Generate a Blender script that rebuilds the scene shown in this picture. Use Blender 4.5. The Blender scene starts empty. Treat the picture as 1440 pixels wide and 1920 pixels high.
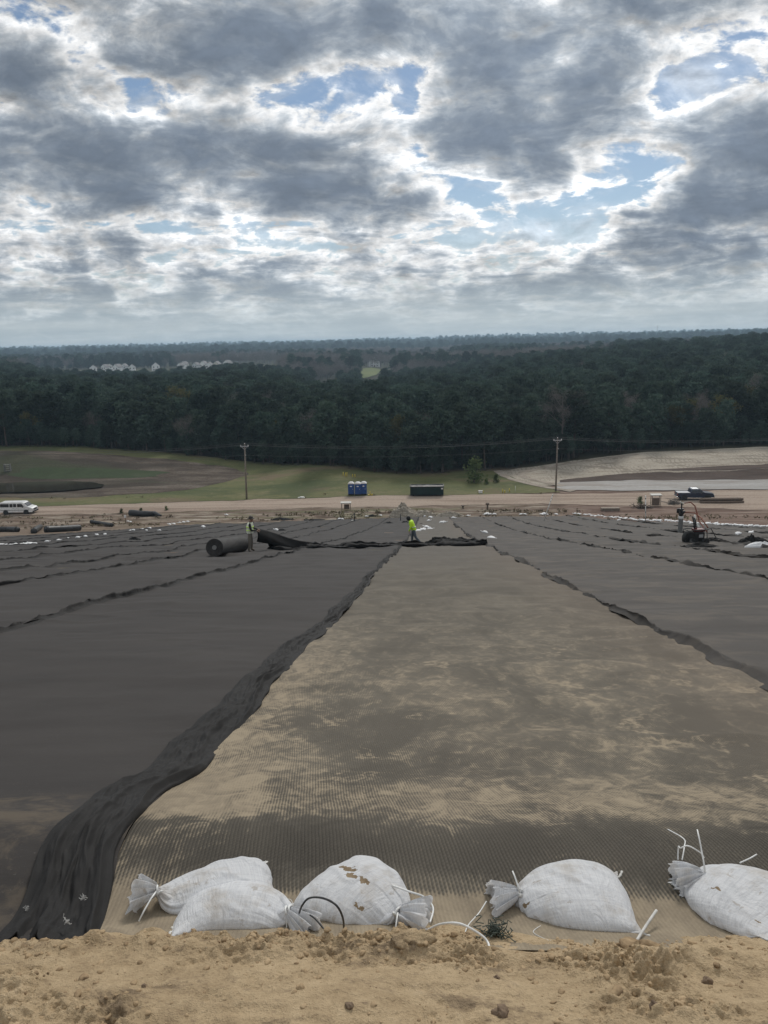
import bpy, bmesh, math, random
import numpy as np
from mathutils import Vector, Matrix
random.seed(7); RNG=np.random.default_rng(7)
S=bpy.context.scene; COL=S.collection
# ------------------------------------------------------------------ camera
FPX=1442.0; PITCH=math.radians(12.45); ROLL=math.radians(1.31); YAW=math.radians(3.4)
_f=np.array([-math.sin(YAW)*math.cos(PITCH),math.cos(YAW)*math.cos(PITCH),-math.sin(PITCH)])
_r=np.array([math.cos(YAW),math.sin(YAW),0.0]); _u=np.cross(_r,_f)
_c,_s=math.cos(ROLL),math.sin(ROLL)
_r,_u=_r*_c-_u*_s,_u*_c+_r*_s
cd=bpy.data.cameras.new('camera'); cam=bpy.data.objects.new('camera',cd); COL.objects.link(cam)
cd.sensor_fit='VERTICAL'; cd.sensor_height=24.0; cd.lens=24.0*FPX/1920.0
cd.clip_start=0.05; cd.clip_end=60000
cam.matrix_world=Matrix(((_r[0],_u[0],-_f[0],0),(_r[1],_u[1],-_f[1],0),(_r[2],_u[2],-_f[2],0),(0,0,0,1)))
S.camera=cam
def ray(px,py): return _f+_r*((px-720)/FPX)+_u*((960-py)/FPX)
# ------------------------------------------------------------------ render look
S.render.engine='CYCLES'
S.view_settings.view_transform='Standard'; S.view_settings.look='None'
S.view_settings.exposure=0.36; S.view_settings.gamma=1.0
S.cycles.use_denoising=True
S.cycles.max_bounces=5; S.cycles.diffuse_bounces=3; S.cycles.glossy_bounces=2
S.cycles.transmission_bounces=3; S.cycles.transparent_max_bounces=8; S.cycles.volume_bounces=0
S.cycles.caustics_reflective=False; S.cycles.caustics_refractive=False
S.cycles.sample_clamp_indirect=4.0
# ------------------------------------------------------------------ node helpers
class NT:
    def __init__(s,tree): s.t=tree
    def n(s,typ,ins=None,out=0,**props):
        nd=s.t.nodes.new(typ)
        for k,v in props.items(): setattr(nd,k,v)
        for k,v in (ins or {}).items():
            sk=nd.inputs[k]
            if isinstance(v,bpy.types.NodeSocket): s.t.links.new(v,sk)
            else:
                try: sk.default_value=v
                except Exception:
                    sk.default_value=tuple(v)+(1.0,)
        return nd.outputs[out] if out is not None else nd
    def m(s,op,a,b=0.0,c=0.0,clamp=False):
        return s.n('ShaderNodeMath',{0:a,1:b,2:c},operation=op,use_clamp=clamp)
    def v(s,op,a,b=(0,0,0)):
        return s.n('ShaderNodeVectorMath',{0:a,1:b},operation=op)
    def vs(s,a,k):
        nd=s.t.nodes.new('ShaderNodeVectorMath'); nd.operation='SCALE'; s.t.links.new(a,nd.inputs[0])
        if isinstance(k,bpy.types.NodeSocket): s.t.links.new(k,nd.inputs['Scale'])
        else: nd.inputs['Scale'].default_value=k
        return nd.outputs[0]
    def noise(s,vec,scale,detail=4,rough=.55,dist=0.0,color=False):
        return s.n('ShaderNodeTexNoise',{'Vector':vec,'Scale':scale,'Detail':detail,'Roughness':rough,'Distortion':dist},out=1 if color else 0)
    def ramp(s,fac,stops,interp='LINEAR'):
        nd=s.t.nodes.new('ShaderNodeValToRGB'); cr=nd.color_ramp; cr.interpolation=interp
        while len(cr.elements)>1: cr.elements.remove(cr.elements[-1])
        cr.elements[0].position=stops[0][0]; cr.elements[0].color=tuple(stops[0][1])+(1,)
        for p,c in stops[1:]:
            e=cr.elements.new(p); e.color=tuple(c)+(1,)
        s.t.links.new(fac,nd.inputs[0]); return nd.outputs[0]
    def mix(s,fac,a,b,mode='MIX'):
        nd=s.t.nodes.new('ShaderNodeMix'); nd.data_type='RGBA'; nd.blend_type=mode
        for k,vv in ((0,fac),(6,a),(7,b)):
            if isinstance(vv,bpy.types.NodeSocket): s.t.links.new(vv,nd.inputs[k])
            elif k==0: nd.inputs[0].default_value=vv
            else: nd.inputs[k].default_value=tuple(vv)+(1,)
        return nd.outputs[2]
    def map(s,val,a,b,c=0.0,d=1.0,smooth=True):
        return s.n('ShaderNodeMapRange',{'Value':val,'From Min':a,'From Max':b,'To Min':c,'To Max':d},
                   interpolation_type='SMOOTHSTEP' if smooth else 'LINEAR')
    def xyz(s,vec):
        nd=s.t.nodes.new('ShaderNodeSeparateXYZ'); s.t.links.new(vec,nd.inputs[0]); return nd.outputs
    def cxyz(s,x,y,z=0.0): return s.n('ShaderNodeCombineXYZ',{0:x,1:y,2:z})
# ------------------------------------------------------------------ sky
SUN_EL=math.radians(40); SUN_AZ=math.radians(12)          # azimuth clockwise from +Y
W=bpy.data.worlds.new('World'); S.world=W; W.use_nodes=True
def build_world():
    t=NT(W.node_tree); t.t.nodes.clear()
    d=t.n('ShaderNodeTexCoord',out=0)
    x,y,z=t.xyz(d)
    zc=t.m('MAXIMUM',z,0.0)
    # cloud deck seen in perspective
    inv=t.m('DIVIDE',1.0,t.m('ADD',zc,0.17))
    qx=t.m('MULTIPLY',x,inv); qy=t.m('MULTIPLY',y,inv)
    q=t.cxyz(qx,qy,t.m('MULTIPLY',z,1.5))
    # gnomonic direction coordinates, for where the big cloud masses stand in the sky
    iy=t.m('DIVIDE',1.0,t.m('MAXIMUM',y,0.15))
    L=t.cxyz(t.m('MULTIPLY',x,iy),t.m('MULTIPLY',z,iy),0.0)
    wq=t.noise(q,1.1,5,.6,color=True)
    warp=t.v('SUBTRACT',wq,(.5,.5,.5))
    L=t.v('ADD',L,t.v('MULTIPLY',warp,(.16,.07,0)))
    wl=t.v('SUBTRACT',t.noise(L,14.0,4,.6,color=True),(.5,.5,.5))
    L=t.v('ADD',L,t.v('MULTIPLY',wl,(.06,.035,0)))
    blobs=[ # px, py, rx, ry, rot, amount  (thick grey cloud +, thin bright or open sky -)
      (330,300,430,80,-4,.42),(110,330,240,50,0,.16),(690,385,190,42,-6,.40),(560,250,210,46,-18,.20),
      (1010,170,210,105,-16,.50),(930,265,170,52,-22,.34),(900,20,480,62,0,.48),(470,60,220,60,10,.22),
      (1400,300,170,95,8,.56),(1330,400,200,60,10,.24),(50,150,100,75,-30,.30),(1260,475,200,36,4,.30),
      (840,270,110,30,-25,.26),(150,455,160,26,0,.18),(430,500,160,24,0,.18),(1000,545,480,24,0,.22),(250,550,400,20,0,.26),(1390,60,100,44,20,.10),
      (180,105,90,22,-30,-.30),(290,150,80,18,-24,-.26),(750,140,22,60,6,-.22),(1262,155,70,32,-8,-.22),(1065,400,115,42,4,-.66),(990,445,95,26,-8,-.30),(1250,205,40,18,0,-.10),
      (1035,85,50,34,30,-.26),(330,150,200,70,-15,-.26),(640,205,130,60,-20,-.12),(700,220,90,70,-10,-.06),
      (1230,235,200,60,12,-.34),(1180,330,120,70,30,-.32),(860,420,240,45,-15,-.20),(1400,60,100,90,40,-.28),(760,460,300,40,-5,-.16),
      (300,415,300,18,0,-.12),(450,195,180,40,-20,-.16),(820,335,170,30,-16,-.24),(200,420,260,26,0,-.14),(80,60,110,50,10,-.16)]
    T=None
    for (px,py,rx,ry,rot,a) in blobs:
        r=ray(px,py); c=(r[0]/r[1],r[2]/r[1],0)
        k=1.0/FPX*1.02*1.5
        mp=t.n('ShaderNodeMapping',{'Vector':L,'Location':c,'Rotation':(0,0,math.radians(rot)+ROLL),'Scale':(rx*k,ry*k,1)},vector_type='TEXTURE')
        g=t.n('ShaderNodeTexGradient',{'Vector':mp},out=1,gradient_type='SPHERICAL')
        g=t.m('SMOOTHSTEP' if False else 'MULTIPLY',g,g) if False else t.map(g,0.0,0.85)
        T=t.m('MULTIPLY',g,a) if T is None else t.m('MULTIPLY_ADD',g,a,T)
    n1=t.noise(q,1.35,9,.58,.25)
    n2=t.noise(t.v('ADD',q,(7.3,2.1,4.0)),3.6,8,.6,.5)
    n2b=t.noise(t.v('ADD',t.v('MULTIPLY',q,(.965,.965,1.0)),(7.3,2.1,4.04)),3.6,8,.6,.5)
    n3=t.noise(t.v('MULTIPLY',t.cxyz(t.m('MULTIPLY',x,iy),t.m('MULTIPLY',z,iy),0.0),(1,1.5,1)),24.0,6,.62,.6)
    T=t.m('ADD',T,0.44)
    T=t.m('MULTIPLY_ADD',t.m('SUBTRACT',n1,.5),1.7,T)
    T=t.m('MULTIPLY_ADD',t.m('SUBTRACT',n2,.5),2.3,T)
    T=t.m('MULTIPLY_ADD',t.m('SUBTRACT',n3,.5),.7,T)
    L0=t.cxyz(t.m('MULTIPLY',x,iy),t.m('MULTIPLY',z,iy),0.0)
    n4=t.noise(t.v('MULTIPLY',L0,(1,1.7,1)),11.0,9,.58,.3)
    n4b=t.noise(t.v('MULTIPLY',t.v('ADD',L0,(.003,.010,0)),(1,1.7,1)),11.0,9,.58,.3)
    T=t.m('MULTIPLY_ADD',t.m('SUBTRACT',n4,.5),1.6,T)
    n6=t.noise(t.v('MULTIPLY',L0,(1,2.1,1)),30.0,7,.6,.5)
    T=t.m('MULTIPLY_ADD',t.m('SUBTRACT',n6,.5),t.map(z,.06,.20,1.0,.35),T)
    cover=t.map(T,-0.07,0.24)
    col=t.ramp(t.map(T,0.0,1.2,smooth=False),[(0.0,(.56,.61,.67)),(.10,(.68,.70,.715)),(.20,(.745,.75,.75)),(.31,(.60,.615,.63)),(.43,(.41,.44,.47)),(.57,(.285,.32,.36)),(.75,(.19,.225,.27)),(1.0,(.14,.172,.218))])
    # the light through the thin edges differs from place to place, strongest high on the right where the sun stands
    n5=t.noise(L0,3.2,4,.55,.3)
    lit=t.m('MULTIPLY_ADD',t.map(t.n('ShaderNodeVectorMath',{0:L0,1:(ray(980,120)[0]/ray(980,120)[1],ray(980,120)[2]/ray(980,120)[1],0)},operation='DISTANCE',out=1),.08,.62,.17,-.10),1.0,t.map(n5,.34,.66,0.80,1.04))
    col=t.vs(col,lit)
    # billows: side turned to the sun brighter
    rel=t.m('MULTIPLY_ADD',t.m('SUBTRACT',n4,n4b),2.6,t.m('MULTIPLY',t.m('SUBTRACT',n2,n2b),1.6))
    fine=t.m('MULTIPLY_ADD',t.m('SUBTRACT',n3,.5),-.22,rel)
    fine=t.m('MULTIPLY',fine,t.map(T,.35,.85,1.0,.30))
    gain=t.m('MAXIMUM',t.m('MULTIPLY_ADD',fine,1.0,1.0),.55)
    col=t.vs(col,gain)
    veil=t.m('MULTIPLY',t.map(t.noise(t.v('ADD',t.v('MULTIPLY',L0,(1,1.5,1)),(3,1,0)),7.5,8,.62,.6),.42,.66),.72)
    cover=t.m('MAXIMUM',cover,veil); 
    # towards the horizon the deck fades to pale air
    hz=t.map(z,0.015,0.105,1.0,0.0)
    strk=t.noise(t.v('MULTIPLY',d,(3,3,60)),1.5,4,.6)
    hcol=t.ramp(strk,[(.3,(.33,.39,.425)),(.7,(.42,.47,.49))])
    col=t.mix(t.m('MULTIPLY',hz,.88),col,hcol)
    cover=t.m('MAXIMUM',cover,t.map(z,0.03,0.17,1.0,0.0))
    # overhead (never in the picture from here) an even bright overcast
    up=t.map(z,.42,.62)
    col=t.mix(up,col,(.50,.52,.54)); cover=t.m('MAXIMUM',cover,t.m('MULTIPLY',up,.85))
    sky=t.n('ShaderNodeTexSky',sky_type='NISHITA',sun_disc=False,sun_elevation=SUN_EL,sun_rotation=SUN_AZ,air_density=1.0,dust_density=.2,ozone_density=1.5)
    b1=t.n('ShaderNodeBackground',{'Color':sky,'Strength':.056})
    b2=t.n('ShaderNodeBackground',{'Color':col,'Strength':1.0})
    mx=t.n('ShaderNodeMixShader',{0:cover,1:b1,2:b2})
    t.n('ShaderNodeOutputWorld',{'Surface':mx},out=None)
build_world()
# ------------------------------------------------------------------ sun behind thin cloud
sl=bpy.data.lights.new('sun','SUN'); sl.energy=1.5; sl.angle=math.radians(14); sl.color=(1,.96,.9)
sun=bpy.data.objects.new('sun',sl); COL.objects.link(sun)
sd=Vector((math.sin(SUN_AZ)*math.cos(SUN_EL),math.cos(SUN_AZ)*math.cos(SUN_EL),math.sin(SUN_EL)))
sun.rotation_euler=sd.to_track_quat('Z','Y').to_euler(); sun.location=(0,30,60)
# ------------------------------------------------------------------ numpy noise
def _h(ix,iy,seed):
    n=(ix.astype(np.int64)*374761393+iy.astype(np.int64)*668265263+seed*974634533)&0xFFFFFFFF
    n=((n^(n>>13))*1274126177)&0xFFFFFFFF
    return ((n^(n>>16))&0xFFFF)/65535.0
def vnoise(x,y,seed=0):
    x=np.asarray(x,float); y=np.asarray(y,float)
    ix=np.floor(x); iy=np.floor(y); fx=x-ix; fy=y-iy
    fx=fx*fx*fx*(fx*(fx*6-15)+10); fy=fy*fy*fy*(fy*(fy*6-15)+10)
    a=_h(ix,iy,seed); b=_h(ix+1,iy,seed); c=_h(ix,iy+1,seed); d=_h(ix+1,iy+1,seed)
    return (a+(b-a)*fx)*(1-fy)+(c+(d-c)*fx)*fy-.5
def fbm(x,y,seed=0,octv=4,gain=.5,lac=2.03):
    s=0;a=1.0;x=np.asarray(x,float);y=np.asarray(y,float)
    for o in range(octv):
        s=s+a*vnoise(x,y,seed+o*17); a*=gain; x=x*lac+3.1; y=y*lac+1.7
    return s
def sstep(t): t=np.clip(t,0,1); return t*t*(3-2*t)
# ------------------------------------------------------------------ terrain
_PD=[(-400,-1.6),(0,-1.65),(1.0,-1.66),(1.65,-1.72),(2.05,-1.90),(2.25,-2.0),(2.4,-2.04),(2.55,-2.025),(2.9,-2.06),(3.3,-2.22),(4.3,-2.62),(5.1,-2.84)]
_PD+=[(d,-1.68-.229*d) for d in (7,10,15,20,25,30,36,42)]
_PD+=[(42+t,-11.3-.229*t+.000295*t*t) for t in np.linspace(6,76,14)]
_PD+=[(123,-27.0),(90000,-27.0)]
_PD=np.array(_PD)
def toe(x): return np.interp(x,[-120,-60,0,40,70,120],[112,114,118,118,111,100])
def H(x,y):
    x,y=np.broadcast_arrays(np.asarray(x,float),np.asarray(y,float))
    yy=np.where(y>42,42+(y-42)*76/(toe(x)-42),y)
    z=np.interp(yy,_PD[:,0],_PD[:,1])
    # rounded corners in the trench
    for dd in (.05,.1): z=z*.5+.25*(np.interp(yy-dd,_PD[:,0],_PD[:,1])+np.interp(yy+dd,_PD[:,0],_PD[:,1]))
    # banks round the two basins
    aL=np.interp(x,[-160,-99,-86,-57.7,-40.5,-31],[4.3,4.1,3.9,1.7,.3,0.])
    z=z+aL*sstep((y-150)/22)*(1-.3*sstep((y-176)/30))
    aR=np.interp(x,[20,23,45,72,130],[0,0.1,1.65,2.2,2.4])
    z=z+aR*(.45*sstep((y-150)/5)+.55*sstep((y-156)/10))
    # grass knoll at the foot of the wood
    z=z+1.2*np.exp(-((x+22)/12)**2-((y-163)/14)**2)
    # far country
    hf=np.interp(x/np.maximum(y,1)*500,[-330,-300,-240,-180,-115,-72,-40,10,55,105,145,240,330],[7,6,-4.5,-6.5,-2.5,-9,-8,-4,0.5,4,7,11.5,14])
    z=z+hf*sstep((y-190)/330)*(1-.85*sstep((y-600)/160)*np.interp(x/np.maximum(y,1),[-.6,.15,.3,.5],[1,1,.8,.4]))
    z=z+sstep((y-900)/4000)*(16+4*np.sin(x/900+1)+3*np.sin(x/370))
    z=z+.12*fbm(x/9,y/9,5,3)*sstep((y-118)/6)
    return z
def Hs(x,y): return float(H(np.array([x]),np.array([y]))[0])
_ts=np.concatenate([np.arange(1,12,.01),np.arange(12,300,.08),np.geomspace(300,15000,3000)])
def hit(px,py,dz=0.0):
    P=ray(px,py)[None]*_ts[:,None]; b=P[:,2]<H(P[:,0],P[:,1])+dz
    i=int(b.argmax()) if b.any() else len(_ts)-1
    return P[i]
def at(px,py,y):                       # point on the line of sight at world depth y
    d=ray(px,py); return d*(y/d[1])
# ------------------------------------------------------------------ object helpers
def tag(o,label=None,cat=None,group=None,kind=None):
    if label: o['label']=label
    if cat: o['category']=cat
    if group: o['group']=group
    if kind: o['kind']=kind
    return o
def link(name,me,mats,parent=None):
    o=bpy.data.objects.new(name,me); COL.objects.link(o)
    for m in (mats if isinstance(mats,(list,tuple)) else [mats]): me.materials.append(m)
    if parent: o.parent=parent
    return o
def empty(name,loc=(0,0,0),rotz=0.0,rot=None):
    o=bpy.data.objects.new(name,None); COL.objects.link(o); o.location=loc
    o.rotation_euler=rot if rot else (0,0,rotz); o.empty_display_size=.2
    return o
def npmesh(name,V,Q,smooth=True,uv=None,midx=None):
    V=np.asarray(V,np.float32); Q=np.asarray(Q,np.int32); k=Q.shape[1]
    me=bpy.data.meshes.new(name)
    me.vertices.add(len(V)); me.vertices.foreach_set('co',V.ravel())
    me.loops.add(Q.size); me.loops.foreach_set('vertex_index',Q.ravel())
    me.polygons.add(len(Q)); me.polygons.foreach_set('loop_start',np.arange(0,Q.size,k,dtype=np.int32))
    if smooth: me.polygons.foreach_set('use_smooth',np.ones(len(Q),bool))
    if midx is not None: me.polygons.foreach_set('material_index',np.asarray(midx,np.int32))
    if uv is not None:
        l=me.uv_layers.new(name='uv'); l.data.foreach_set('uv',np.asarray(uv,np.float32)[Q.ravel()].ravel())
    me.update(calc_edges=True); me.validate(); return me
def grid_faces(nr,nc,wrap=False):
    i=np.arange(nr-1)[:,None]; j=np.arange(nc if wrap else nc-1)[None]
    j2=(j+1)%nc
    return np.stack([i*nc+j,i*nc+j2,(i+1)*nc+j2,(i+1)*nc+j],-1).reshape(-1,4)
def grid_obj(name,X,Y,Z,mat,parent=None,smooth=True,keep=None,uv=None):
    V=np.stack([X,Y,Z],-1).reshape(-1,3); Q=grid_faces(*X.shape)
    if keep is not None:
        k=keep.reshape(-1)[Q].all(1); Q=Q[k]
    # face up
    n=np.cross(V[Q[0,1]]-V[Q[0,0]],V[Q[0,3]]-V[Q[0,0]])
    if n[2]<0: Q=Q[:,::-1]
    return link(name,npmesh(name,V,Q,smooth,uv),mat,parent)
class MB:
    """collects shapes and links them as one mesh"""
    def __init__(s): s.v=[]; s.f=[]; s.mi=[]; s.cur=0
    def add(s,V,Fs,M=None):
        b=len(s.v)
        for p in V:
            p=Vector(p)
            if M is not None: p=M@p
            s.v.append(tuple(p))
        for f in Fs: s.f.append([b+i for i in f]); s.mi.append(s.cur)
        return s
    def box(s,c,d,rot=None,bev=0.0):
        bm=bmesh.new(); bmesh.ops.create_cube(bm,size=1.0)
        bmesh.ops.scale(bm,vec=d,verts=bm.verts)
        if bev>0: bmesh.ops.bevel(bm,geom=list(bm.edges)+list(bm.verts),offset=min(bev,min(d)*.45),segments=2,profile=.6,affect='EDGES')
        M=Matrix.Translation(c)
        if rot is not None: M=M@(Matrix.Rotation(rot[2],4,'Z')@Matrix.Rotation(rot[1],4,'Y')@Matrix.Rotation(rot[0],4,'X'))
        bm.verts.ensure_lookup_table()
        s.add([v.co for v in bm.verts],[[v.index for v in f.verts] for f in bm.faces],M); bm.free(); return s
    def tube(s,pts,r,n=8,cap=True):
        pts=[Vector(p) for p in pts]; rs=r if isinstance(r,(list,tuple)) else [r]*len(pts)
        b=len(s.v); up=None
        for i,p in enumerate(pts):
            t=(pts[min(i+1,len(pts)-1)]-pts[max(i-1,0)]).normalized()
            if up is None: up=t.orthogonal().normalized()
            else:
                up=(up-t*up.dot(t))
                up=up.normalized() if up.length>1e-6 else t.orthogonal().normalized()
            w=t.cross(up)
            for k in range(n):
                a=2*math.pi*k/n; s.v.append(tuple(p+(up*math.cos(a)+w*math.sin(a))*rs[i]))
        for i in range(len(pts)-1):
            for k in range(n):
                k2=(k+1)%n; s.f.append([b+i*n+k,b+i*n+k2,b+(i+1)*n+k2,b+(i+1)*n+k]); s.mi.append(s.cur)
        if cap:
            s.f.append([b+k for k in range(n)][::-1]); s.mi.append(s.cur)
            e=b+(len(pts)-1)*n; s.f.append([e+k for k in range(n)]); s.mi.append(s.cur)
        return s
    def cyl(s,a,b,r,n=14,r2=None): return s.tube([a,b],[r,r if r2 is None else r2],n)
    def lathe(s,prof,n=16,M=None):
        b=len(s.v); V=[];Fs=[]
        for (r,z) in prof:
            for k in range(n):
                a=2*math.pi*k/n; V.append((r*math.cos(a),r*math.sin(a),z))
        for i in range(len(prof)-1):
            for k in range(n):
                k2=(k+1)%n; Fs.append([i*n+k,i*n+k2,(i+1)*n+k2,(i+1)*n+k])
        Fs.append(list(range(n))[::-1]); e=(len(prof)-1)*n; Fs.append([e+k for k in range(n)])
        return s.add(V,Fs,M)
    def prism(s,outline,d,axis='y',M=None,inset=None):
        """outline of (a,b) pairs extruded d[0]..d[1] along axis; inset shrinks b-side scale at each end"""
        n=len(outline); V=[]
        for e in d:
            for a,b_ in outline:
                V.append({'y':(a,e,b_),'x':(e,a,b_),'z':(a,b_,e)}[axis])
        Fs=[list(range(n)),list(range(n,2*n))[::-1]]
        for k in range(n):
            k2=(k+1)%n; Fs.append([k,n+k,n+k2,k2])
        return s.add(V,Fs,M)
    def build(s,name,mats,parent=None,smooth=False,bevel=0.0,auto=None):
        me=bpy.data.meshes.new(name); me.from_pydata(s.v,[],s.f)
        bm=bmesh.new(); bm.from_mesh(me); bmesh.ops.recalc_face_normals(bm,faces=bm.faces); bm.to_mesh(me); bm.free()
        me.polygons.foreach_set('material_index',s.mi)
        if smooth or auto:
            me.polygons.foreach_set('use_smooth',[True]*len(me.polygons))
            if auto: me.set_sharp_from_angle(angle=math.radians(auto))
        o=link(name,me,mats,parent)
        if bevel>0:
            m=o.modifiers.new('bevel','BEVEL'); m.width=bevel; m.segments=2; m.limit_method='ANGLE'; m.angle_limit=math.radians(35)
        return o
def copy_tree(o,parent=None):
    c=o.copy(); COL.objects.link(c)
    if parent: c.parent=parent
    for ch in list(o.children): copy_tree(ch,c)
    return c
# ------------------------------------------------------------------ materials
def newmat(name):
    m=bpy.data.materials.new(name); m.use_nodes=True; t=NT(m.node_tree); t.t.nodes.clear(); return m,t
def finish(t,color,rough=.8,normal=None,metal=0.0,spec=.5,sheen=0.0,coat=0.0,**kw):
    ins={'Base Color':color,'Roughness':rough,'Metallic':metal,'Specular IOR Level':spec,'Sheen Weight':sheen,'Coat Weight':coat}
    ins.update(kw)
    if normal is not None: ins['Normal']=normal
    b=t.n('ShaderNodeBsdfPrincipled',ins)
    t.n('ShaderNodeOutputMaterial',{'Surface':b},out=None); return b
def bump(t,h,strength=.5,dist=.02,normal=None):
    ins={'Strength':strength,'Distance':dist,'Height':h}
    if normal is not None: ins['Normal']=normal
    return t.n('ShaderNodeBump',ins)
def plain(name,col,rough=.6,metal=0.0,var=.12,scale=3.0,spec=.5,obj=True,coat=0.0,bmp=0.0):
    """painted, plastic or metal surface with a little wear"""
    m,t=newmat(name)
    p=t.n('ShaderNodeTexCoord',out=3) if obj else t.n('ShaderNodeNewGeometry',out=0)
    n=t.noise(p,scale,5,.6)
    c=t.mix(t.map(n,.3,.7),tuple(c*(1-var) for c in col),tuple(min(1,c*(1+var)) for c in col))
    r=t.map(n,.3,.7,max(0,rough-.07),min(1,rough+.07))
    nn=bump(t,t.noise(p,scale*12,3),bmp,.01) if bmp else None
    finish(t,c,r,nn,metal,spec,coat=coat); return m
def earth(name,stops,scale=.6,fine=6.0,rough=.95,bstr=.5,bdist=.1,stretch=(1,1,1),patch=None):
    m,t=newmat(name); p=t.n('ShaderNodeNewGeometry',out=0)
    ps=t.v('MULTIPLY',p,stretch)
    a=t.noise(ps,scale,6,.6,.4); b=t.noise(p,fine,6,.65)
    f=t.m('ADD',t.m('MULTIPLY',a,.65),t.m('MULTIPLY',b,.35))
    c=t.ramp(f,stops)
    if patch:
        for (col,sc,lo,hi,amt) in patch:
            c=t.mix(t.m('MULTIPLY',t.map(t.noise(t.v('ADD',ps,(sc*13,7,3)),sc,6,.62,.5),lo,hi),amt),c,col)
    finish(t,c,rough,bump(t,t.m('ADD',b,a),bstr,bdist),spec=.15); return m
# ================================================================== GROUND
def build_ground():
    ys=np.concatenate([[-400,-60,-20,-6,-2,0,.5,1],np.arange(1.4,3.6,.05),np.arange(3.8,10,.3),np.arange(10,118,1.2),np.arange(118,215,.9),np.arange(215,700,6),np.geomspace(700,40000,70)])
    xs=np.concatenate([-np.geomspace(40000,210,34),np.arange(-200,-30,2.5),np.arange(-30,30.1,1.0),np.arange(32.5,200,2.5),np.geomspace(210,40000,34)])
    X,Y=np.meshgrid(xs,ys); Z=H(X,Y)-np.where(Y<117,.035,0.0)-np.where(Y<3.4,.03,0)
    Z=Z+.10*fbm(X/1.6,Y/1.1,31,3)*sstep((Y-90)/10)*(1-sstep((Y-117)/4))*.9-.05*sstep((Y-90)/10)*(Y<117)
    m,t=newmat('ground_earth'); p=t.n('ShaderNodeNewGeometry',out=0); x,y,z=t.xyz(p)
    st=t.v('MULTIPLY',p,(.28,1.0,1.0))
    a=t.noise(st,.55,7,.62,.6); b=t.noise(p,3.0,5,.65)
    dirt=t.ramp(t.m('ADD',t.m('MULTIPLY',a,.75),t.m('MULTIPLY',b,.25)),[(.30,(.050,.036,.027)),(.42,(.105,.074,.055)),(.50,(.165,.122,.092)),(.60,(.26,.212,.168)),(.66,(.33,.285,.235)),(.74,(.14,.108,.082))])
    weed=t.map(t.noise(st,.45,7,.68,.6),.47,.60)
    zone=t.m('MULTIPLY',t.map(x,-46,-30),t.map(x,2,16,1.0,0.0))
    dirt=t.mix(t.m('MULTIPLY',weed,t.m('MULTIPLY_ADD',zone,.45,.2)),dirt,(.115,.118,.06))
    pale=t.m('MULTIPLY',t.map(t.noise(t.v('MULTIPLY',p,(.16,1.3,1)),.9,6,.66,.5),.56,.63),t.m('MULTIPLY',t.map(y,100,112),.8)); dirt=t.mix(pale,dirt,(.40,.355,.29))
    rut=t.m('MULTIPLY',t.map(t.noise(t.v('ADD',t.v('MULTIPLY',p,(.12,1.6,1)),(5,3,0)),.8,6,.66,.5),.57,.65),.75); dirt=t.mix(rut,dirt,(.055,.04,.03))
    red=t.map(x,16,26); dirt=t.mix(t.m('MULTIPLY',red,.7),dirt,t.ramp(a,[(.3,(.085,.052,.042)),(.5,(.15,.098,.078)),(.7,(.25,.18,.145))]))
    wood=t.ramp(t.noise(p,.12,6,.6),[(.35,(.022,.02,.013)),(.6,(.045,.042,.025))])
    far=t.ramp(t.noise(p,.004,6,.6),[(.35,(.045,.05,.03)),(.55,(.075,.075,.05)),(.7,(.12,.115,.07))])
    wood=t.mix(t.map(y,620,800),wood,far)
    c=t.mix(t.map(y,158,168),dirt,wood)
    sand=t.ramp(b,[(.3,(.36,.26,.15)),(.7,(.46,.345,.21))])
    c=t.mix(t.map(y,8,3),sand,c) if False else t.mix(t.map(y,3,9),sand,c)
    finish(t,c,.95,bump(t,t.m('ADD',b,a),.6,.12),spec=.1)
    o=grid_obj('ground',X,Y,Z,m); tag(o,kind='structure')
build_ground()
def sheet(name,near,far,na,nb,mat,off,wob=0.0,seed=0,kind='structure',label=None,cat=None):
    near=np.array(near,float); far=np.array(far,float)
    def res(P,n):
        d=np.r_[0,np.cumsum(np.hypot(*np.diff(P,axis=0).T))]; s=np.linspace(0,d[-1],n)
        return np.stack([np.interp(s,d,P[:,0]),np.interp(s,d,P[:,1])],-1)
    A=res(near,na); B=res(far,na); f=np.linspace(0,1,nb)[:,None,None]
    if wob:
        A[:,1]+=wob*fbm(A[:,0]/5,A[:,0]*0,seed+1,4); B[:,1]+=wob*fbm(B[:,0]/5,B[:,0]*0,seed+2,4)
    P=A[None]*(1-f)+B[None]*f
    X,Y=P[...,0],P[...,1]
    if wob:
        e=np.minimum(np.arange(na),np.arange(na)[::-1])[None]<1
        X=X+np.where(e,wob*fbm(Y/4,Y*0,seed+3,3),0)
    Z=H(X,Y)+off
    o=grid_obj(name,X,Y,Z,mat); tag(o,label,cat,kind=kind); return o
m_road=earth('packed_dirt',[(.30,(.15,.11,.082)),(.42,(.25,.19,.148)),(.52,(.36,.29,.232)),(.60,(.27,.21,.165)),(.7,(.21,.16,.125))],.5,3.0,stretch=(.06,1.0,1),bdist=.05,
   patch=[((.46,.41,.35),.10,.55,.66,.75),((.17,.12,.09),.3,.58,.68,.6)])
m_grass=earth('mown_grass',[(.32,(.068,.076,.032)),(.48,(.105,.112,.047)),(.6,(.14,.132,.064)),(.72,(.18,.147,.092))],.12,2.2,stretch=(.5,1,1),bdist=.06,
   patch=[((.15,.11,.072),.10,.52,.64,.75),((.055,.072,.03),.07,.5,.60,.7),((.19,.17,.10),.9,.58,.66,.5),((.05,.06,.028),1.6,.58,.66,.5)])
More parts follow.
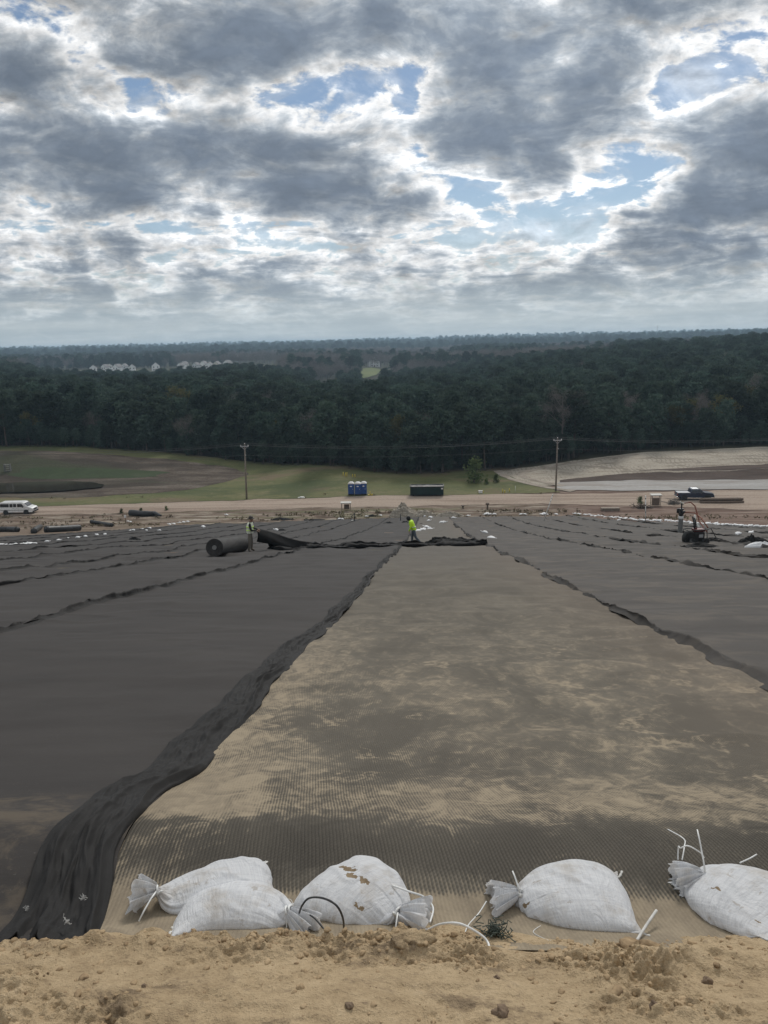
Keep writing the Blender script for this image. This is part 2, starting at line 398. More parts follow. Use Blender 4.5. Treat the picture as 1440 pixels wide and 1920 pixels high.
m_weedy=earth('weedy_mud',[(.3,(.04,.030,.023)),(.45,(.075,.058,.045)),(.56,(.12,.098,.078)),(.68,(.175,.15,.127))],.35,2.0,stretch=(.35,1,1),bdist=.25,bstr=.8,
   patch=[((.032,.026,.02),.05,.48,.62,.7),((.05,.062,.03),.04,.52,.64,.6)])
m_algae=earth('green_scum',[(.3,(.03,.035,.018)),(.5,(.042,.06,.028)),(.7,(.06,.07,.04))],.2,2.0)
m_bank=earth('tracked_sand',[(.32,(.17,.14,.108)),(.42,(.29,.25,.20)),(.50,(.42,.375,.31)),(.57,(.29,.255,.205)),(.64,(.40,.36,.295)),(.74,(.21,.18,.14))],.35,2.5,stretch=(.25,1.6,1.5),bdist=.25,bstr=.9,
   patch=[((.12,.088,.065),.07,.60,.70,.7)])
def tread(m,amt):
    t=NT(m.node_tree); b=[n for n in t.t.nodes if n.bl_idname=='ShaderNodeBsdfPrincipled'][0]; src=b.inputs['Base Color'].links[0].from_socket
    p=t.n('ShaderNodeNewGeometry',out=0); x,y,z=t.xyz(p); w=t.noise(p,.35,4,.6)
    s1=t.m('SINE',t.m('MULTIPLY_ADD',z,2*math.pi/.34,t.m('MULTIPLY',w,9.0))); s2=t.m('SINE',t.m('MULTIPLY_ADD',x,2*math.pi/.9,t.m('MULTIPLY',w,14.0)))
    k=t.m('MAXIMUM',t.map(s1,.2,.95),t.m('MULTIPLY',t.map(s2,.3,.95),.8)); k=t.m('MULTIPLY',k,t.map(t.noise(p,.12,4,.6),.38,.58))
    t.t.links.new(t.mix(t.m('MULTIPLY',k,amt),src,(.16,.135,.105)),b.inputs['Base Color'])
tread(m_bank,.65)
m_silt=earth('pale_silt',[(.32,(.155,.143,.13)),(.5,(.225,.215,.202)),(.66,(.30,.294,.285))],.16,1.5,stretch=(.25,1,1),rough=.6,bdist=.03,
   patch=[((.15,.125,.105),.35,.50,.62,.8),((.20,.18,.16),.9,.55,.66,.5),((.43,.43,.43),.07,.55,.65,.7)])
m_mud=earth('dark_mud',[(.35,(.05,.036,.03)),(.55,(.085,.063,.052)),(.7,(.12,.09,.075))],.4,3.0,stretch=(.3,1,1),bdist=.2)
m_track=earth('rutted_sand',[(.35,(.17,.14,.11)),(.5,(.29,.25,.205)),(.68,(.38,.34,.29))],.6,3.0,bdist=.1)
m,t=newmat('pond_water'); p=t.n('ShaderNodeNewGeometry',out=0)
finish(t,t.ramp(t.noise(p,.15,5),[(.35,(.022,.019,.015)),(.65,(.04,.036,.026))]),.12,bump(t,t.noise(p,2.5,4),.15,.03),spec=.5); m_water=m
sheet('dirt_road',[(-150,121.5),(-66,122.3),(-30,125.0),(0,126.0),(18,127),(40,123.5),(60,119),(150,116)],[(-150,129),(-69,129.5),(-52,130.8),(-32,133.6),(-8,135.4),(13,135.4),(28,136),(60,136.6),(150,137)],300,24,m_road,.03,1.2,11)
sheet('grass_field',[(-150,130.2),(-69,129.6),(-52,130.9),(-32,133.7),(-8,135.5),(13,135.5),(23.5,137)],[(-150,190),(-100,187),(-62,182),(-40,176),(-20,168),(0,163),(15.5,161)],200,70,m_grass,.05,1.0,12)
sheet('weedy_basin',[(-150,139),(-83,137.5),(-66,137),(-54,139),(-46,144),(-40.5,152),(-37.6,160)],[(-150,175),(-99,173.5),(-80,173),(-62,172),(-50,169.5),(-42,165.5),(-37.9,160.8)],140,60,m_weedy,.08,1.6,13)
sheet('sand_bank',[(15.2,159.5),(17.5,151),(21.5,142.5),(27,146),(45,147.5),(80,147.5),(150,147)],[(15.6,160.4),(20,164),(32,168.5),(46,172.5),(72,175),(100,176),(150,177)],160,70,m_bank,.07,.8,14)
sheet('silt_flat',[(23.6,138.5),(30,138),(45,137.4),(62,137),(150,137)],[(24.8,146.8),(30,147.5),(45,148),(62,148),(150,148)],120,24,m_silt,.10,.7,15)
sheet('mud_slope',[(24.6,146.2),(35,147.4),(62,147.3),(150,147)],[(25.0,148.8),(36,152.4),(62,153.6),(150,153.6)],120,14,m_mud,.13,.9,16)
sheet('mud_bench',[(42,154.3),(56,153.8),(72,154),(100,155)],[(43,154.9),(56,157.0),(72,158.4),(100,158)],80,10,m_mud,.10,.8,17)
def track(name,pts,w,off):
    pts=np.array(pts,float); d=np.r_[0,np.cumsum(np.hypot(*np.diff(pts,axis=0).T))]; s=np.linspace(0,d[-1],80)
    # smooth path
    P=np.stack([np.interp(s,d,pts[:,0]),np.interp(s,d,pts[:,1])],-1)
    for _ in range(20): P[1:-1]=(P[:-2]+2*P[1:-1]+P[2:])/4
    T=np.gradient(P,axis=0); T/=np.linalg.norm(T,axis=1)[:,None]; N=np.stack([-T[:,1],T[:,0]],-1)
    k=np.linspace(-.5,.5,7)[None,:,None]*w*(1+.5*fbm(s/3,s*0,5,3))[:,None,None]
    Q=P[:,None]+N[:,None]*k; X,Y=Q[...,0],Q[...,1]
    o=grid_obj(name,X,Y,H(X,Y)+off,m_track); tag(o,kind='structure')
track('haul_track',[(14.6,161),(14.9,157),(16.2,151.5),(18.6,146),(22,141),(26,137.5)],1.6,.11)
track('haul_track',[(46,170.5),(33,166.5),(23,162),(18.6,157.5),(19.2,152),(21.6,147),(25,142.5)],1.4,.12)
# pond: flat dark water with a green fringe
def blob_sheet(name,cx,cy,rx,ry,z,mat,seed,rot=0,flat=True,off=.3):
    a=np.linspace(0,2*np.pi,73)[:-1]; rr=1+.35*fbm(np.cos(a)*1.6+seed,np.sin(a)*1.6,seed,3)
    R=np.linspace(0.02,1,14)[:,None]*rr[None]
    X=cx+rx*R*np.cos(a)[None]; Y=cy+ry*R*np.sin(a)[None]
    Z=np.full_like(X,z) if flat else H(X,Y)+off
    V=np.stack([X,Y,Z],-1).reshape(-1,3); Q=grid_faces(14,72,wrap=True)
    if np.cross(V[Q[0,1]]-V[Q[0,0]],V[Q[0,3]]-V[Q[0,0]])[2]<0: Q=Q[:,::-1]
    return tag(link(name,npmesh(name,V,Q),mat),kind='structure')
blob_sheet('green_scum',-72,158.5,17,3.4,0,m_algae,3,flat=False,off=.11)
blob_sheet('pond',-86,148,20,6.5,-26.72,m_water,8)
# ================================================================== GEOTEXTILE
def fabric_mat(name,lo,hi,dust=None,dusty=0.0,fleck=.35,nearsand=False,spec=.26):
    m,t=newmat(name); p=t.n('ShaderNodeNewGeometry',out=0)
    a=t.noise(t.v('MULTIPLY',p,(.55,1.3,1)),.9,6,.6,.3); b=t.noise(p,55,3,.7)
    c=t.mix(t.map(a,.3,.7),lo,hi)
    if dust:
        d=t.map(t.noise(t.v('MULTIPLY',p,(1,1.4,1)),.7,7,.65,.5),.46,.66)
        c=t.mix(t.m('MULTIPLY',d,dusty),c,dust)
    c=t.mix(t.m('MULTIPLY',t.map(b,.62,.74),fleck),c,(.16,.15,.14))
    if nearsand:
        x,y,z=t.xyz(p); w=t.noise(t.v('MULTIPLY',p,(1,1.2,1)),2.6,7,.68,.6)
        k=t.m('MULTIPLY',t.map(y,2.5,4.2,1.0,0.0),t.map(x,-2.0,-1.5,1.0,.35)); c=t.mix(t.m('MULTIPLY',t.map(t.m('MULTIPLY_ADD',k,.14,w),.50,.66,0.0,.55),t.map(k,.02,.6)),c,(.13,.102,.070))
    weave=t.noise(p,160,2,.6)
    nn=bump(t,t.m('ADD',t.m('MULTIPLY',weave,.5),b),.22,.004)
    nn=bump(t,a,.25,.05,nn)
    finish(t,c,.82,nn,spec=spec); return m
m_fab=fabric_mat('black_geotextile',(.031,.0272,.0252),(.043,.038,.035),nearsand=True)
m_fabR=fabric_mat('dusty_geotextile',(.051,.045,.040),(.068,.060,.053),(.13,.108,.085),.45)
m_clean=fabric_mat('clean_geotextile',(.014,.0133,.0130),(.021,.020,.0195),fleck=.12)
m_seam=fabric_mat('seam_geotextile',(.017,.016,.0155),(.025,.0235,.0225))
m_seamR=fabric_mat('dusty_seam',(.028,.025,.023),(.041,.037,.033),(.12,.10,.08),.35)
def net_mat():
    m,t=newmat('sandy_net'); p=t.n('ShaderNodeNewGeometry',out=0); x,y,z=t.xyz(p)
    # net strands
    r=math.radians(9); phs=t.m('MULTIPLY',t.noise(p,2.6,4,.6),9.0)
    s1=t.m('SINE',t.m('MULTIPLY_ADD',t.m('ADD',t.m('MULTIPLY',x,math.cos(r)),t.m('MULTIPLY',y,math.sin(r))),2*math.pi/.0150,phs))
    r2=math.radians(-38)
    s2=t.m('SINE',t.m('MULTIPLY',t.m('ADD',t.m('MULTIPLY',x,math.cos(r2)),t.m('MULTIPLY',y,math.sin(r2))),2*math.pi/.0165))
    rib=t.m('MULTIPLY_ADD',s2,.22,t.m('MULTIPLY',s1,.78))          # -1..1
    st=t.v('MULTIPLY',p,(1.0,.55,1.0))
    a=t.noise(st,1.1,8,.66,.8); b=t.noise(t.v('MULTIPLY',p,(1,.62,1)),6.5,8,.70,.9); g=t.noise(p,40,4,.7)
    sandy=t.m('ADD',t.m('MULTIPLY',a,.42),t.m('MULTIPLY_ADD',g,.14,t.m('MULTIPLY',b,.44)))
    # sand lies thick along the lap on the left, on the shelf behind the berm and in the trench; the berm itself is swept
    left=t.m('MULTIPLY',t.map(x,-1.45,-.55,1.0,0.0),t.map(y,12,5))
    left=t.m('MULTIPLY',t.map(x,-1.5,-.6,1.0,0.0),t.map(y,5,14,1.0,0.0))
    shelf=t.m('MULTIPLY',t.map(y,2.95,3.35),t.map(y,3.5,4.4,1.0,0.0))
    wob=t.m('MULTIPLY_ADD',t.m('SUBTRACT',b,.5),.7,y)
    berm=t.m('MULTIPLY',t.map(wob,2.50,2.66),t.map(wob,2.86,3.25,1.0,0.0))
    bermx=t.m('MULTIPLY',berm,t.map(t.noise(t.v('MULTIPLY',p,(1,.2,.2)),1.3,3,.5),.25,.6,.45,1.0))
    trench=t.map(y,2.40,2.52,1.0,0.0)
    vo=t.n('ShaderNodeTexVoronoi',{'Vector':t.v('ADD',t.v('MULTIPLY',p,(1.1,.8,1)),t.vs(t.v('SUBTRACT',t.noise(p,3.0,4,.6,color=True),(.5,.5,.5)),.9)),'Scale':2.1},out=0)
    scuff=t.m('MULTIPLY',t.map(vo,.10,.20),t.map(vo,.22,.34,1.0,0.0))        # ring shaped scuffs and boot marks
    scuff=t.m('MULTIPLY',scuff,t.map(t.noise(p,1.1,3,.5),.46,.6))
    k=t.m('MULTIPLY_ADD',left,.12,sandy); k=t.m('MULTIPLY_ADD',scuff,.12,k); k=t.m('MULTIPLY_ADD',shelf,.085,k); k=t.m('MULTIPLY_ADD',bermx,-.13,k)
    k=t.m('MULTIPLY_ADD',t.map(y,9,30),-.10,k); k=t.m('MULTIPLY_ADD',trench,.3,k)
    cov=t.map(t.m('MULTIPLY_ADD',rib,-.05,k),.49,.64)               # sand first fills the hollows between strands
    base=t.mix(t.map(a,.35,.65),(.106,.094,.076),(.146,.129,.103))
    base=t.mix(t.map(y,8,40),base,(.128,.117,.102))
    base=t.mix(t.m('MULTIPLY',t.map(rib,.1,.9),t.map(y,2.5,5.5,.40,.07)),base,(.035,.032,.028))
    base=t.mix(t.m('MULTIPLY',bermx,.62),base,(.040,.036,.031))
    sand=t.mix(t.map(b,.35,.65),(.245,.20,.143),(.345,.282,.198))
    sand=t.mix(t.map(y,5,16),sand,(.20,.175,.14))
    c=t.mix(t.m('MULTIPLY',cov,t.map(y,5,20,.80,.34)),base,sand)
    rose=t.map(x,1.2,3.2); c=t.mix(t.m('MULTIPLY',rose,.25),c,(.17,.13,.10))
    fade=t.map(y,3,7,1.0,0.0)
    hgt=t.m('MULTIPLY_ADD',rib,t.m('MULTIPLY',t.m('SUBTRACT',1.0,t.m('MULTIPLY',cov,.7)),.9),t.m('MULTIPLY',b,.8))
    nn=bump(t,hgt,t.m('MULTIPLY_ADD',fade,.55,.12),.006); nn=bump(t,t.m('ADD',a,t.m('MULTIPLY',g,.15)),.35,.05,nn)
    finish(t,c,.92,nn,spec=.15); return m
m_net=net_mat()
SEAMX=[-48,-43.5,-39,-35,-30.5,-26,-21.6,-17.4,-13.6,-10.6,-6.35,-1.47,3.18,8.25,12.0,16.4,21.3,25.8,30.2,34.6]
def yend(x): return np.interp(x,[-48,-43,-36.5,-30,-20,-8,0,15,22,27,30.4,33.3,36],[46,70,106,108.5,112.5,116.3,117.5,117.3,116.5,98,88,80,62])
def seamx(i,y):                                     # the line of a seam in plan
    X=SEAMX[i]; w=.10+.012*abs(X)
    x=X+w*fbm(y/7.0,y*0+i*3.3,40+i,3)+.05*fbm(y/1.1,y*0+i,70+i,3)*np.minimum(1,y/8)
    if i==11:
        x=x+np.interp(y,[1.9,2.2,2.7,3.7,5.1,7,10,15],[.50,.36,.22,.08,.02,-.04,-.05,0])
    return x
def ripple(x,y,k):
    far=np.clip(y/40,0.12,1.0)
    q=y/(1.1+.02*np.abs(y))+.5*fbm(x/2.5,y/5,80+k,2)
    r=fbm(x/3.2,q*1.0,90+k,3)
    r2=1-np.abs(fbm(x/2.2+9,q*1.7,95+k,2))*2.4
    amp=.030+.11*far
    cr_=np.maximum(0,1-np.abs(fbm(x/1.9+k,y/(.55+.012*np.abs(y))+.3*np.sin(x*1.1),97+k,2))*9)*np.clip(fbm(x/2.5,y/3,99+k,2)*4,0,1)
    return amp*r+(.012+.03*far)*cr_+.05*far*np.maximum(0,r2)*2+.018*np.exp(-((y-6)/5)**2)*fbm(x/.9,y/.8,120+k,3)
def ystart(x): return np.maximum(2.09,np.abs(x)*.85)
def panel(i,mat,label,coarse):
    xm=(SEAMX[i]+SEAMX[i+1])/2
    ye=yend(np.array([SEAMX[i],SEAMX[i+1]]))
    y0=float(ystart(min(abs(SEAMX[i]),abs(SEAMX[i+1])))) if xm*xm>25 else 2.09
    if i==11: y0=2.12
    if coarse: yy=np.concatenate([np.arange(y0,45,.16),np.geomspace(45,120,170)])
    else: yy=np.concatenate([np.arange(y0,4.5,.03),np.arange(4.5,16,.06),np.geomspace(16,120,260)])
    yy=yy[yy<max(ye)]
    nx=26 if coarse else 64
    f=np.linspace(0,1,nx)[None,:]; Yb=yy[:,None]+0*f
    X=seamx(i,yy)[:,None]*(1-f)+seamx(i+1,yy)[:,None]*f
    lim=(yend(X)+1.6*fbm(X/1.1,X*0,17,4))
    Y=np.minimum(Yb,lim)
    Z=H(X,Y)+.02+.004*(i%2)+ripple(X,Y,i)*np.minimum(1,(Y-1.5)/2.5)
    if i<=10:   # frayed lower edge, sagging over the lip of the trench
        n=fbm(X*3,X*0+4,7,3); Z=Z+np.where(Y<2.6,(.03*n-.025)*(2.6-Y)/.5,0); Y=Y+np.where(Y<2.16,.05*n,0)
    keep=(Yb-lim<.9)
    o=grid_obj('geotextile_sheet',X,Y,Z,mat,keep=keep)
    tag(o,label,'fabric panel','geotextile panels laid down the slope'); return o
def add_seam(i,parent,mat,style):
    """a lapped and folded edge running down the slope: stands up, leans over and twists"""
    y0=float(ystart(abs(SEAMX[i])*1.02)); y1=float(yend(SEAMX[i]))
    if style=='far': yy=np.concatenate([np.arange(y0,45,.10),np.geomspace(45,y1,240)]) if y0<44 else np.geomspace(y0,y1,280)
    else: yy=np.concatenate([np.arange(y0,16,.028),np.geomspace(16,y1,420)])
    yy=np.unique(np.clip(yy,y0,y1)); sx=seamx(i,yy)
    n1=fbm(yy/.8,yy*0+i,140+i,3); n2=fbm(yy/2.2,yy*0+i,150+i,2); n3=fbm(yy/.33,yy*0+i,160+i,3)
    h=np.clip(.078+.06*n1+.05*n3,.04,.15); lean=np.clip(1.2*n2+.6*n3,-1,1)*.09
    w=.085+.05*n2
    if i==12: h=np.clip(.07+.045*n1+.04*n3,.04,.12)*np.interp(yy,[5,10,30,120],[.8,1,1.2,1.5]); lean=np.clip(-.2+.9*n2+.5*n3,-1,1)*.08; w=.15+.08*n2
    cs=[(-1.0,-.3,0),(-.55,.12,.06),(-.12,.75,.55),(0,1.0,1.0),(.10,.80,1.15),(.22,.30,.75),(.5,.10,.25),(1.0,-.3,0)]
    X=np.stack([sx+a*w+c*lean for a,b,c in cs],1)
    Yb=yy[:,None]+.05*np.stack([fbm(yy/.5,yy*0+k,170+k,2) for k in range(len(cs))],1)
    Z=H(X,Yb)+.03+ripple(X,Yb,i)*np.minimum(1,(Yb-1.5)/2.5)+np.stack([b*h for a,b,c in cs],1)
    Z[:,2:6]+=(.013 if i==12 else .028)*np.stack([fbm(yy/.28,yy*0+k*5,180+i+k,3) for k in range(4)],1)
    return grid_obj('seam_flap',X,Yb,Z,mat,parent)
def side(i):
    n=11-i
    return n
_lab={10:'broad dark fabric directly left of the sandy strip, its black edge rumpled over it',
 9:'dark geotextile strip second to the left of the sandy strip, under the big roll',
 8:'narrow dark geotextile strip third to the left of the sandy strip',
 7:'dark geotextile strip fourth to the left of the sandy strip',
 6:'dark geotextile strip fifth to the left of the sandy strip',
 5:'dark geotextile strip sixth to the left of the sandy strip',
 4:'thin looking dark geotextile strip seventh to the left of the sandy strip',
 3:'dark geotextile strip eighth to the left of the sandy strip',
 2:'dark geotextile strip ninth to the left of the sandy strip',
 1:'dark geotextile strip tenth to the left, at the edge towards the white van',
 0:'outermost dark geotextile strip at the left edge of the slope',
 12:'grey brown dusty geotextile strip directly right of the sandy strip',
 13:'dusty geotextile strip second to the right of the sandy strip',
 14:'grey geotextile strip third to the right of the sandy strip',
 15:'grey geotextile strip fourth to the right, below the white marker post',
 16:'grey geotextile strip fifth to the right, under the pump and standpipe',
 17:'grey geotextile strip sixth to the right, behind the pump',
 18:'outermost grey geotextile strip at the right, edged by the white bag row'}
for i in range(len(SEAMX)-1):
    if i==11:
        P=panel(11,m_net,'sandy tan net strip down the middle of the slope, between two rumpled seams',False)
        continue
    near=i in (10,12,9)
    P=panel(i,m_fab if i<11 else m_fabR,_lab[i],not near)
    if i!=10: add_seam(i+1 if i<11 else i,P,m_seam if i<11 else m_seamR,'near' if i in (12,9) else 'far')
    else: PANEL_L=P
# the wide rumpled lap between the left panel and the sandy strip
def big_lap():
    yy=np.concatenate([np.arange(2.10,5,.016),np.arange(5,14,.03),np.geomspace(14,117,420)])
    T=np.linspace(0,1,96); sx=seamx(11,yy)[:,None]; y=yy[:,None]; t=T[None,:]
    wid=np.interp(y,[2.0,2.6,3.5,5,9,12,19,40,120],[.38,.33,.35,.40,.35,.27,.22,.18,.22])*(1+.22*fbm(y/1.3,y*0,201,2))
    # the free edge wanders
    edge=.05*fbm(y/.7,y*0,202,3)+.04*fbm(y/2.4,y*0+3,203,2)+.02
    X=sx+edge-wid*(1-t)
    def ridge(c,w,h,seed,f=.8):                        # a sharp fold: steep on one side, slack on the other
        u=(t-c-.20*fbm(y/f,y*0+seed,seed,3))/w
        return h*np.maximum(0,1-np.abs(np.where(u>0,u*1.9,u)))**1.25*np.clip(.75+1.6*fbm(y/(f*1.3),y*0+seed*2,seed+1,2),0.05,1.6)
    z=ridge(.20,.16,.022,204,1.4)+ridge(.42,.20,.034,206,1.0)+ridge(.64,.16,.040,208,.8)+ridge(.83,.13,.046,210,.9)+ridge(.55,.06,.018,212,.5)
    d=.020*(.5-np.abs(fbm(t*4+y*2.6,y*1.6-t*3,214,3))*2.2)+.016*fbm(t*3+y*1.1,y*2.6-t*5,211,4)+.007*(.5-np.abs(fbm(t*11+y*5,y*4-t*7,218,2))*3)
    z=z+d*np.sin(np.pi*t)**.5+.022*np.sin(np.pi*t)**.7
    z=z*np.interp(y,[2,3,6,12,30,120],[.9,.75,.72,.65,.9,1.4])
    Z=H(X,y+0*t)+.028+.012+ripple(X,y+0*t,10)*np.minimum(1,(y-1.5)/2.5)*np.interp(t,[0,.5,1],[1,.6,.6])+z
    tail=np.clip((2.55-y)/.4,0,1)                      # at the trench it drops over the lip and lies on the earth
    Z=Z+tail*(.018*np.sin(t*11+2+y*6)*np.sin(np.pi*t)+.03*fbm(t*5,y*7,215,3)*np.sin(np.pi*t)-.025)
    # rolled edge tucks under
    Z[:,-1]-=.05; X[:,-1]-=.02; Z[:,-2]-=.012
    Z[:,0]-=.03; Z[:,1]-=.012
    Y=y+.03*fbm(t*6,y*3,212,3)+0*X
    Y=np.where(y<2.13,Y+.08*fbm(t*5,y*0+3,213,3)-.02*(t<.6),Y)
    o=grid_obj('seam_flap',X,Y,Z,m_clean,PANEL_L); o['label']='clean black rumpled lap lying on the sandy strip'
    md=o.modifiers.new('thick','SOLIDIFY'); md.thickness=.005; md.offset=-1
big_lap()
# ================================================================== FOREGROUND EARTH
def dirt_z(X,Y):
    lim=np.where(X<-1.28,2.15,np.interp(X,[-1.28,-1.1,-.9,-.3,.05,.3,.6,.8,1.3],[2.16,2.20,2.23,2.24,2.40,2.34,2.25,2.36,2.30]))+.05*fbm(X/.16,Y/.3,301,4)
    b=.038+.030*fbm(X/.55,Y/.4,302,3)
    # tumbled clods along the lip
    lip=np.exp(-((Y-(2.055+.05*fbm(X/.3,X*0,303,3)-.04*(X<-1.1)))/.075)**2)*np.interp(X,[-1.6,-1.25,-1.0,-.2,0,.35,.55,.75,1.2],[.0,.02,.045,.042,.02,.0,.032,.045,.04])
    l2=np.maximum(0,fbm(X/.07,Y/.06,304,3))
    rough=np.maximum(0,fbm(X/.30,Y/.20,305,4)+.08)
    z=b+lip*(1+.9*fbm(X/.09,Y/.09,306,3))+.024*l2*(rough*2.0+.15)+.016*fbm(X/.034,Y/.03,307,4,.6)*(.25+rough*3.0)+.006*fbm(X/.012,Y/.012,317,2)*(.3+rough*3)
    bill=np.abs(fbm(X/.045,Y/.04,309,2)); z=z+.016*np.maximum(0,.20-bill)*4*rough-.014*np.maximum(0,fbm(X/.05,Y/.05,319,3))*(.3+rough*3)
    # trodden hollows, heel marks and crumbled edges
    z=z+.020*(np.abs(fbm(X/.11,Y/.085,321,3))*2-.35)*(.10+rough*2.4)
    # gullies and boot scuffs
    z=z-.03*np.maximum(0,fbm(X/.3,Y/.09,308,3)-.12)
    # flat damp pan between the bags
    pan=np.exp(-((X-.22)/.20)**6-((Y-2.32)/.14)**4); z=z*(1-.75*pan)+.026*pan
    f=sstep((lim-Y)/.10)
    return H(X,Y)+z*f-.06*(1-f)
def build_dirt():
    xs=np.concatenate([np.linspace(-9,-1.9,110),np.arange(-1.88,1.6,.0048),np.linspace(1.62,9,110)])
    ys=np.concatenate([np.linspace(-3,1.35,70),np.arange(1.37,2.62,.0048)])
    X,Y=np.meshgrid(xs,ys)
    m,t=newmat('tan_sand_earth'); p=t.n('ShaderNodeNewGeometry',out=0); x,y,z=t.xyz(p)
    a=t.noise(p,2.2,7,.62,.6); b=t.noise(p,16,6,.68); g=t.noise(p,110,3,.7)
    f=t.m('MULTIPLY_ADD',g,.22,t.m('MULTIPLY_ADD',b,.40,t.m('MULTIPLY',a,.38)))
    c=t.ramp(f,[(.32,(.225,.162,.10)),(.44,(.38,.283,.173)),(.55,(.485,.368,.23)),(.70,(.56,.44,.295))])
    dk=t.map(t.noise(t.v('ADD',p,(3,9,1)),3.6,8,.72,.5),.54,.66)
    c=t.mix(t.m('MULTIPLY',dk,.66),c,(.105,.076,.055))
    dk2=t.map(t.noise(t.v('ADD',p,(13,2,1)),11,6,.7,.4),.60,.70)
    c=t.mix(t.m('MULTIPLY',dk2,.5),c,(.13,.095,.07))
    finish(t,c,.95,bump(t,t.m('ADD',b,t.m('MULTIPLY',g,.8)),.9,.016),spec=.1)
    o=grid_obj('dirt_bank',X,Y,dirt_z(X,Y),m); tag(o,kind='structure'); return m
m_dirt=build_dirt()
def lump(r,seed,sub=2,flat=.7,rough=.35):
    bm=bmesh.new(); bmesh.ops.create_icosphere(bm,subdivisions=sub,radius=1.0)
    V=np.array([v.co[:] for v in bm.verts]); Fs=[[v.index for v in f.verts] for f in bm.faces]; bm.free()
    k=1+rough*fbm(V[:,0]*1.7+V[:,2]*1.1+seed*3.1,V[:,1]*1.7-V[:,2]*.9+seed,int(seed)%97,4)
    V=V*k[:,None]*r; V[:,2]*=flat; return V,Fs
def build_clods():
    Vs=[];Qs=[];n=0
    for i in range(5200):
        x=RNG.uniform(-1.7,1.45)
        if i%3: y=2.12+RNG.normal(0,.10)
        else: y=RNG.uniform(1.5,2.4)
        if fbm(np.array([x/.25]),np.array([y/.2]),305,3)[0]<-.05 and i%4: continue
        if x<-1.25 and y>2.08: continue
        r=.0022+.0075*RNG.random()**4+(.006 if RNG.random()<.015 else 0)
        V,Fs=lump(r,i,1 if r<.006 else 2,.65,.9); V=V*np.array([RNG.uniform(.8,1.5),1,1]); a_=RNG.uniform(0,6.3); V=np.stack([V[:,0]*math.cos(a_)-V[:,1]*math.sin(a_),V[:,0]*math.sin(a_)+V[:,1]*math.cos(a_),V[:,2]],1); z=float(dirt_z(np.array([x]),np.array([y]))[0])
        if z<Hs(x,y)-.005: continue
        V=V+np.array([x,y,z+r*.05]); Vs.append(V); Qs.append(np.array(Fs)+n); n+=len(V)
    m,t=newmat('clod_earth'); p=t.n('ShaderNodeNewGeometry',out=0)
    c=t.ramp(t.noise(p,9,5,.65),[(.35,(.20,.14,.085)),(.5,(.38,.275,.165)),(.7,(.50,.375,.235))])
    finish(t,c,.95,bump(t,t.noise(p,120,4,.7),.5,.006),spec=.1)
    o=link('clods',npmesh('clods',np.concatenate(Vs),np.concatenate(Qs),False),m); tag(o,'loose crumbs of tan earth strewn over the bank','clods',kind='stuff'); return m
m_clod=build_clods()
m_darkclod=earth('dark_clay',[(.35,(.13,.092,.066)),(.55,(.22,.16,.11)),(.7,(.32,.24,.16))],8,60,bdist=.01)
def clod(px,py,r,mat,label,flat=.65,seed=1,sc=(1,1,1),rot=0,name='clod'):
    p=hit(px,py,.05); r=r*(.75 if r<.03 else 1); V,Fs=lump(r,seed,4,flat,.85); V=V*np.array(sc); c,s=math.cos(rot),math.sin(rot)
    V=np.stack([V[:,0]*c-V[:,1]*s,V[:,0]*s+V[:,1]*c,V[:,2]],1)
    z=float(dirt_z(np.array([p[0]]),np.array([p[1]]))[0])
    o=link(name,npmesh(name,V,np.array(Fs)),mat); o.location=(p[0],p[1],z+r*.12); tag(o,label,'clod','larger clods on the earth bank'); return o
clod(765,1783,.058,m_dirt,'flat pale slab of dried sand below the torn white bag',.30,4,(1.15,.55,1),.1)
clod(940,1893,.024,m_darkclod,'largest dark brown clod near the bottom of the earth bank',.75,5)
clod(932,1827,.011,m_darkclod,'small dark clod below the green grey net tangle',.8,6)
clod(1205,1775,.045,m_clod,'flat pale crust of clay just below the square ended white bag',.35,8,(1.3,.7,1))
clod(1325,1832,.018,m_darkclod,'dark rough clod on the bank below the far right bag',.8,9)
clod(1275,1885,.020,m_clod,'grey brown broken clod low on the right of the bank',.7,10)
clod(563,1853,.013,m_clod,'rounded grey stone like clod alone on smooth sand',.7,11)
clod(270,1853,.008,m_darkclod,'tiny dark stone left of the middle of the bank',.8,12)
clod(655,1888,.014,m_darkclod,'brown clod among crumbs at the bottom middle',.7,13)
clod(1225,1893,.015,m_darkclod,'darker clod of a pair low on the right of the bank',.7,14)
# ================================================================== TREES
def leaf_mat(name,a,b,c_,rnd=.5):
    m,t=newmat(name); p=t.n('ShaderNodeTexCoord',out=3)
    r=t.n('ShaderNodeObjectInfo',out=5)
    f=t.noise(t.v('ADD',p,t.cxyz(t.m('MULTIPLY',r,37.0),0.0,0.0)),.9,3,.6)
    c=t.ramp(f,[(.33,a),(.5,b),(.66,c_)])
    g=t.m('MULTIPLY_ADD',r,rnd*2,1-rnd)
    c=t.vs(c,g)
    hue=t.m('FRACT',t.m('MULTIPLY',r,7.31)); c=t.mix(t.m('MULTIPLY',hue,.25),c,(.055,.050,.028))
    b1=t.n('ShaderNodeBsdfDiffuse',{'Color':c}); b2=t.n('ShaderNodeBsdfTranslucent',{'Color':c})
    mx=t.n('ShaderNodeMixShader',{0:.18,1:b1,2:b2}); t.n('ShaderNodeOutputMaterial',{'Surface':mx},out=None); return m
m_pine=leaf_mat('pine_needles',(.026,.047,.036),(.050,.080,.060),(.084,.114,.086))
m_hard=leaf_mat('olive_leaves',(.06,.065,.022),(.10,.098,.038),(.13,.115,.05))
m_bush=leaf_mat('bush_leaves',(.07,.10,.035),(.10,.14,.055),(.14,.175,.075))
m_twig=leaf_mat('bare_twigs',(.12,.108,.10),(.17,.155,.145),(.22,.205,.19),.3)
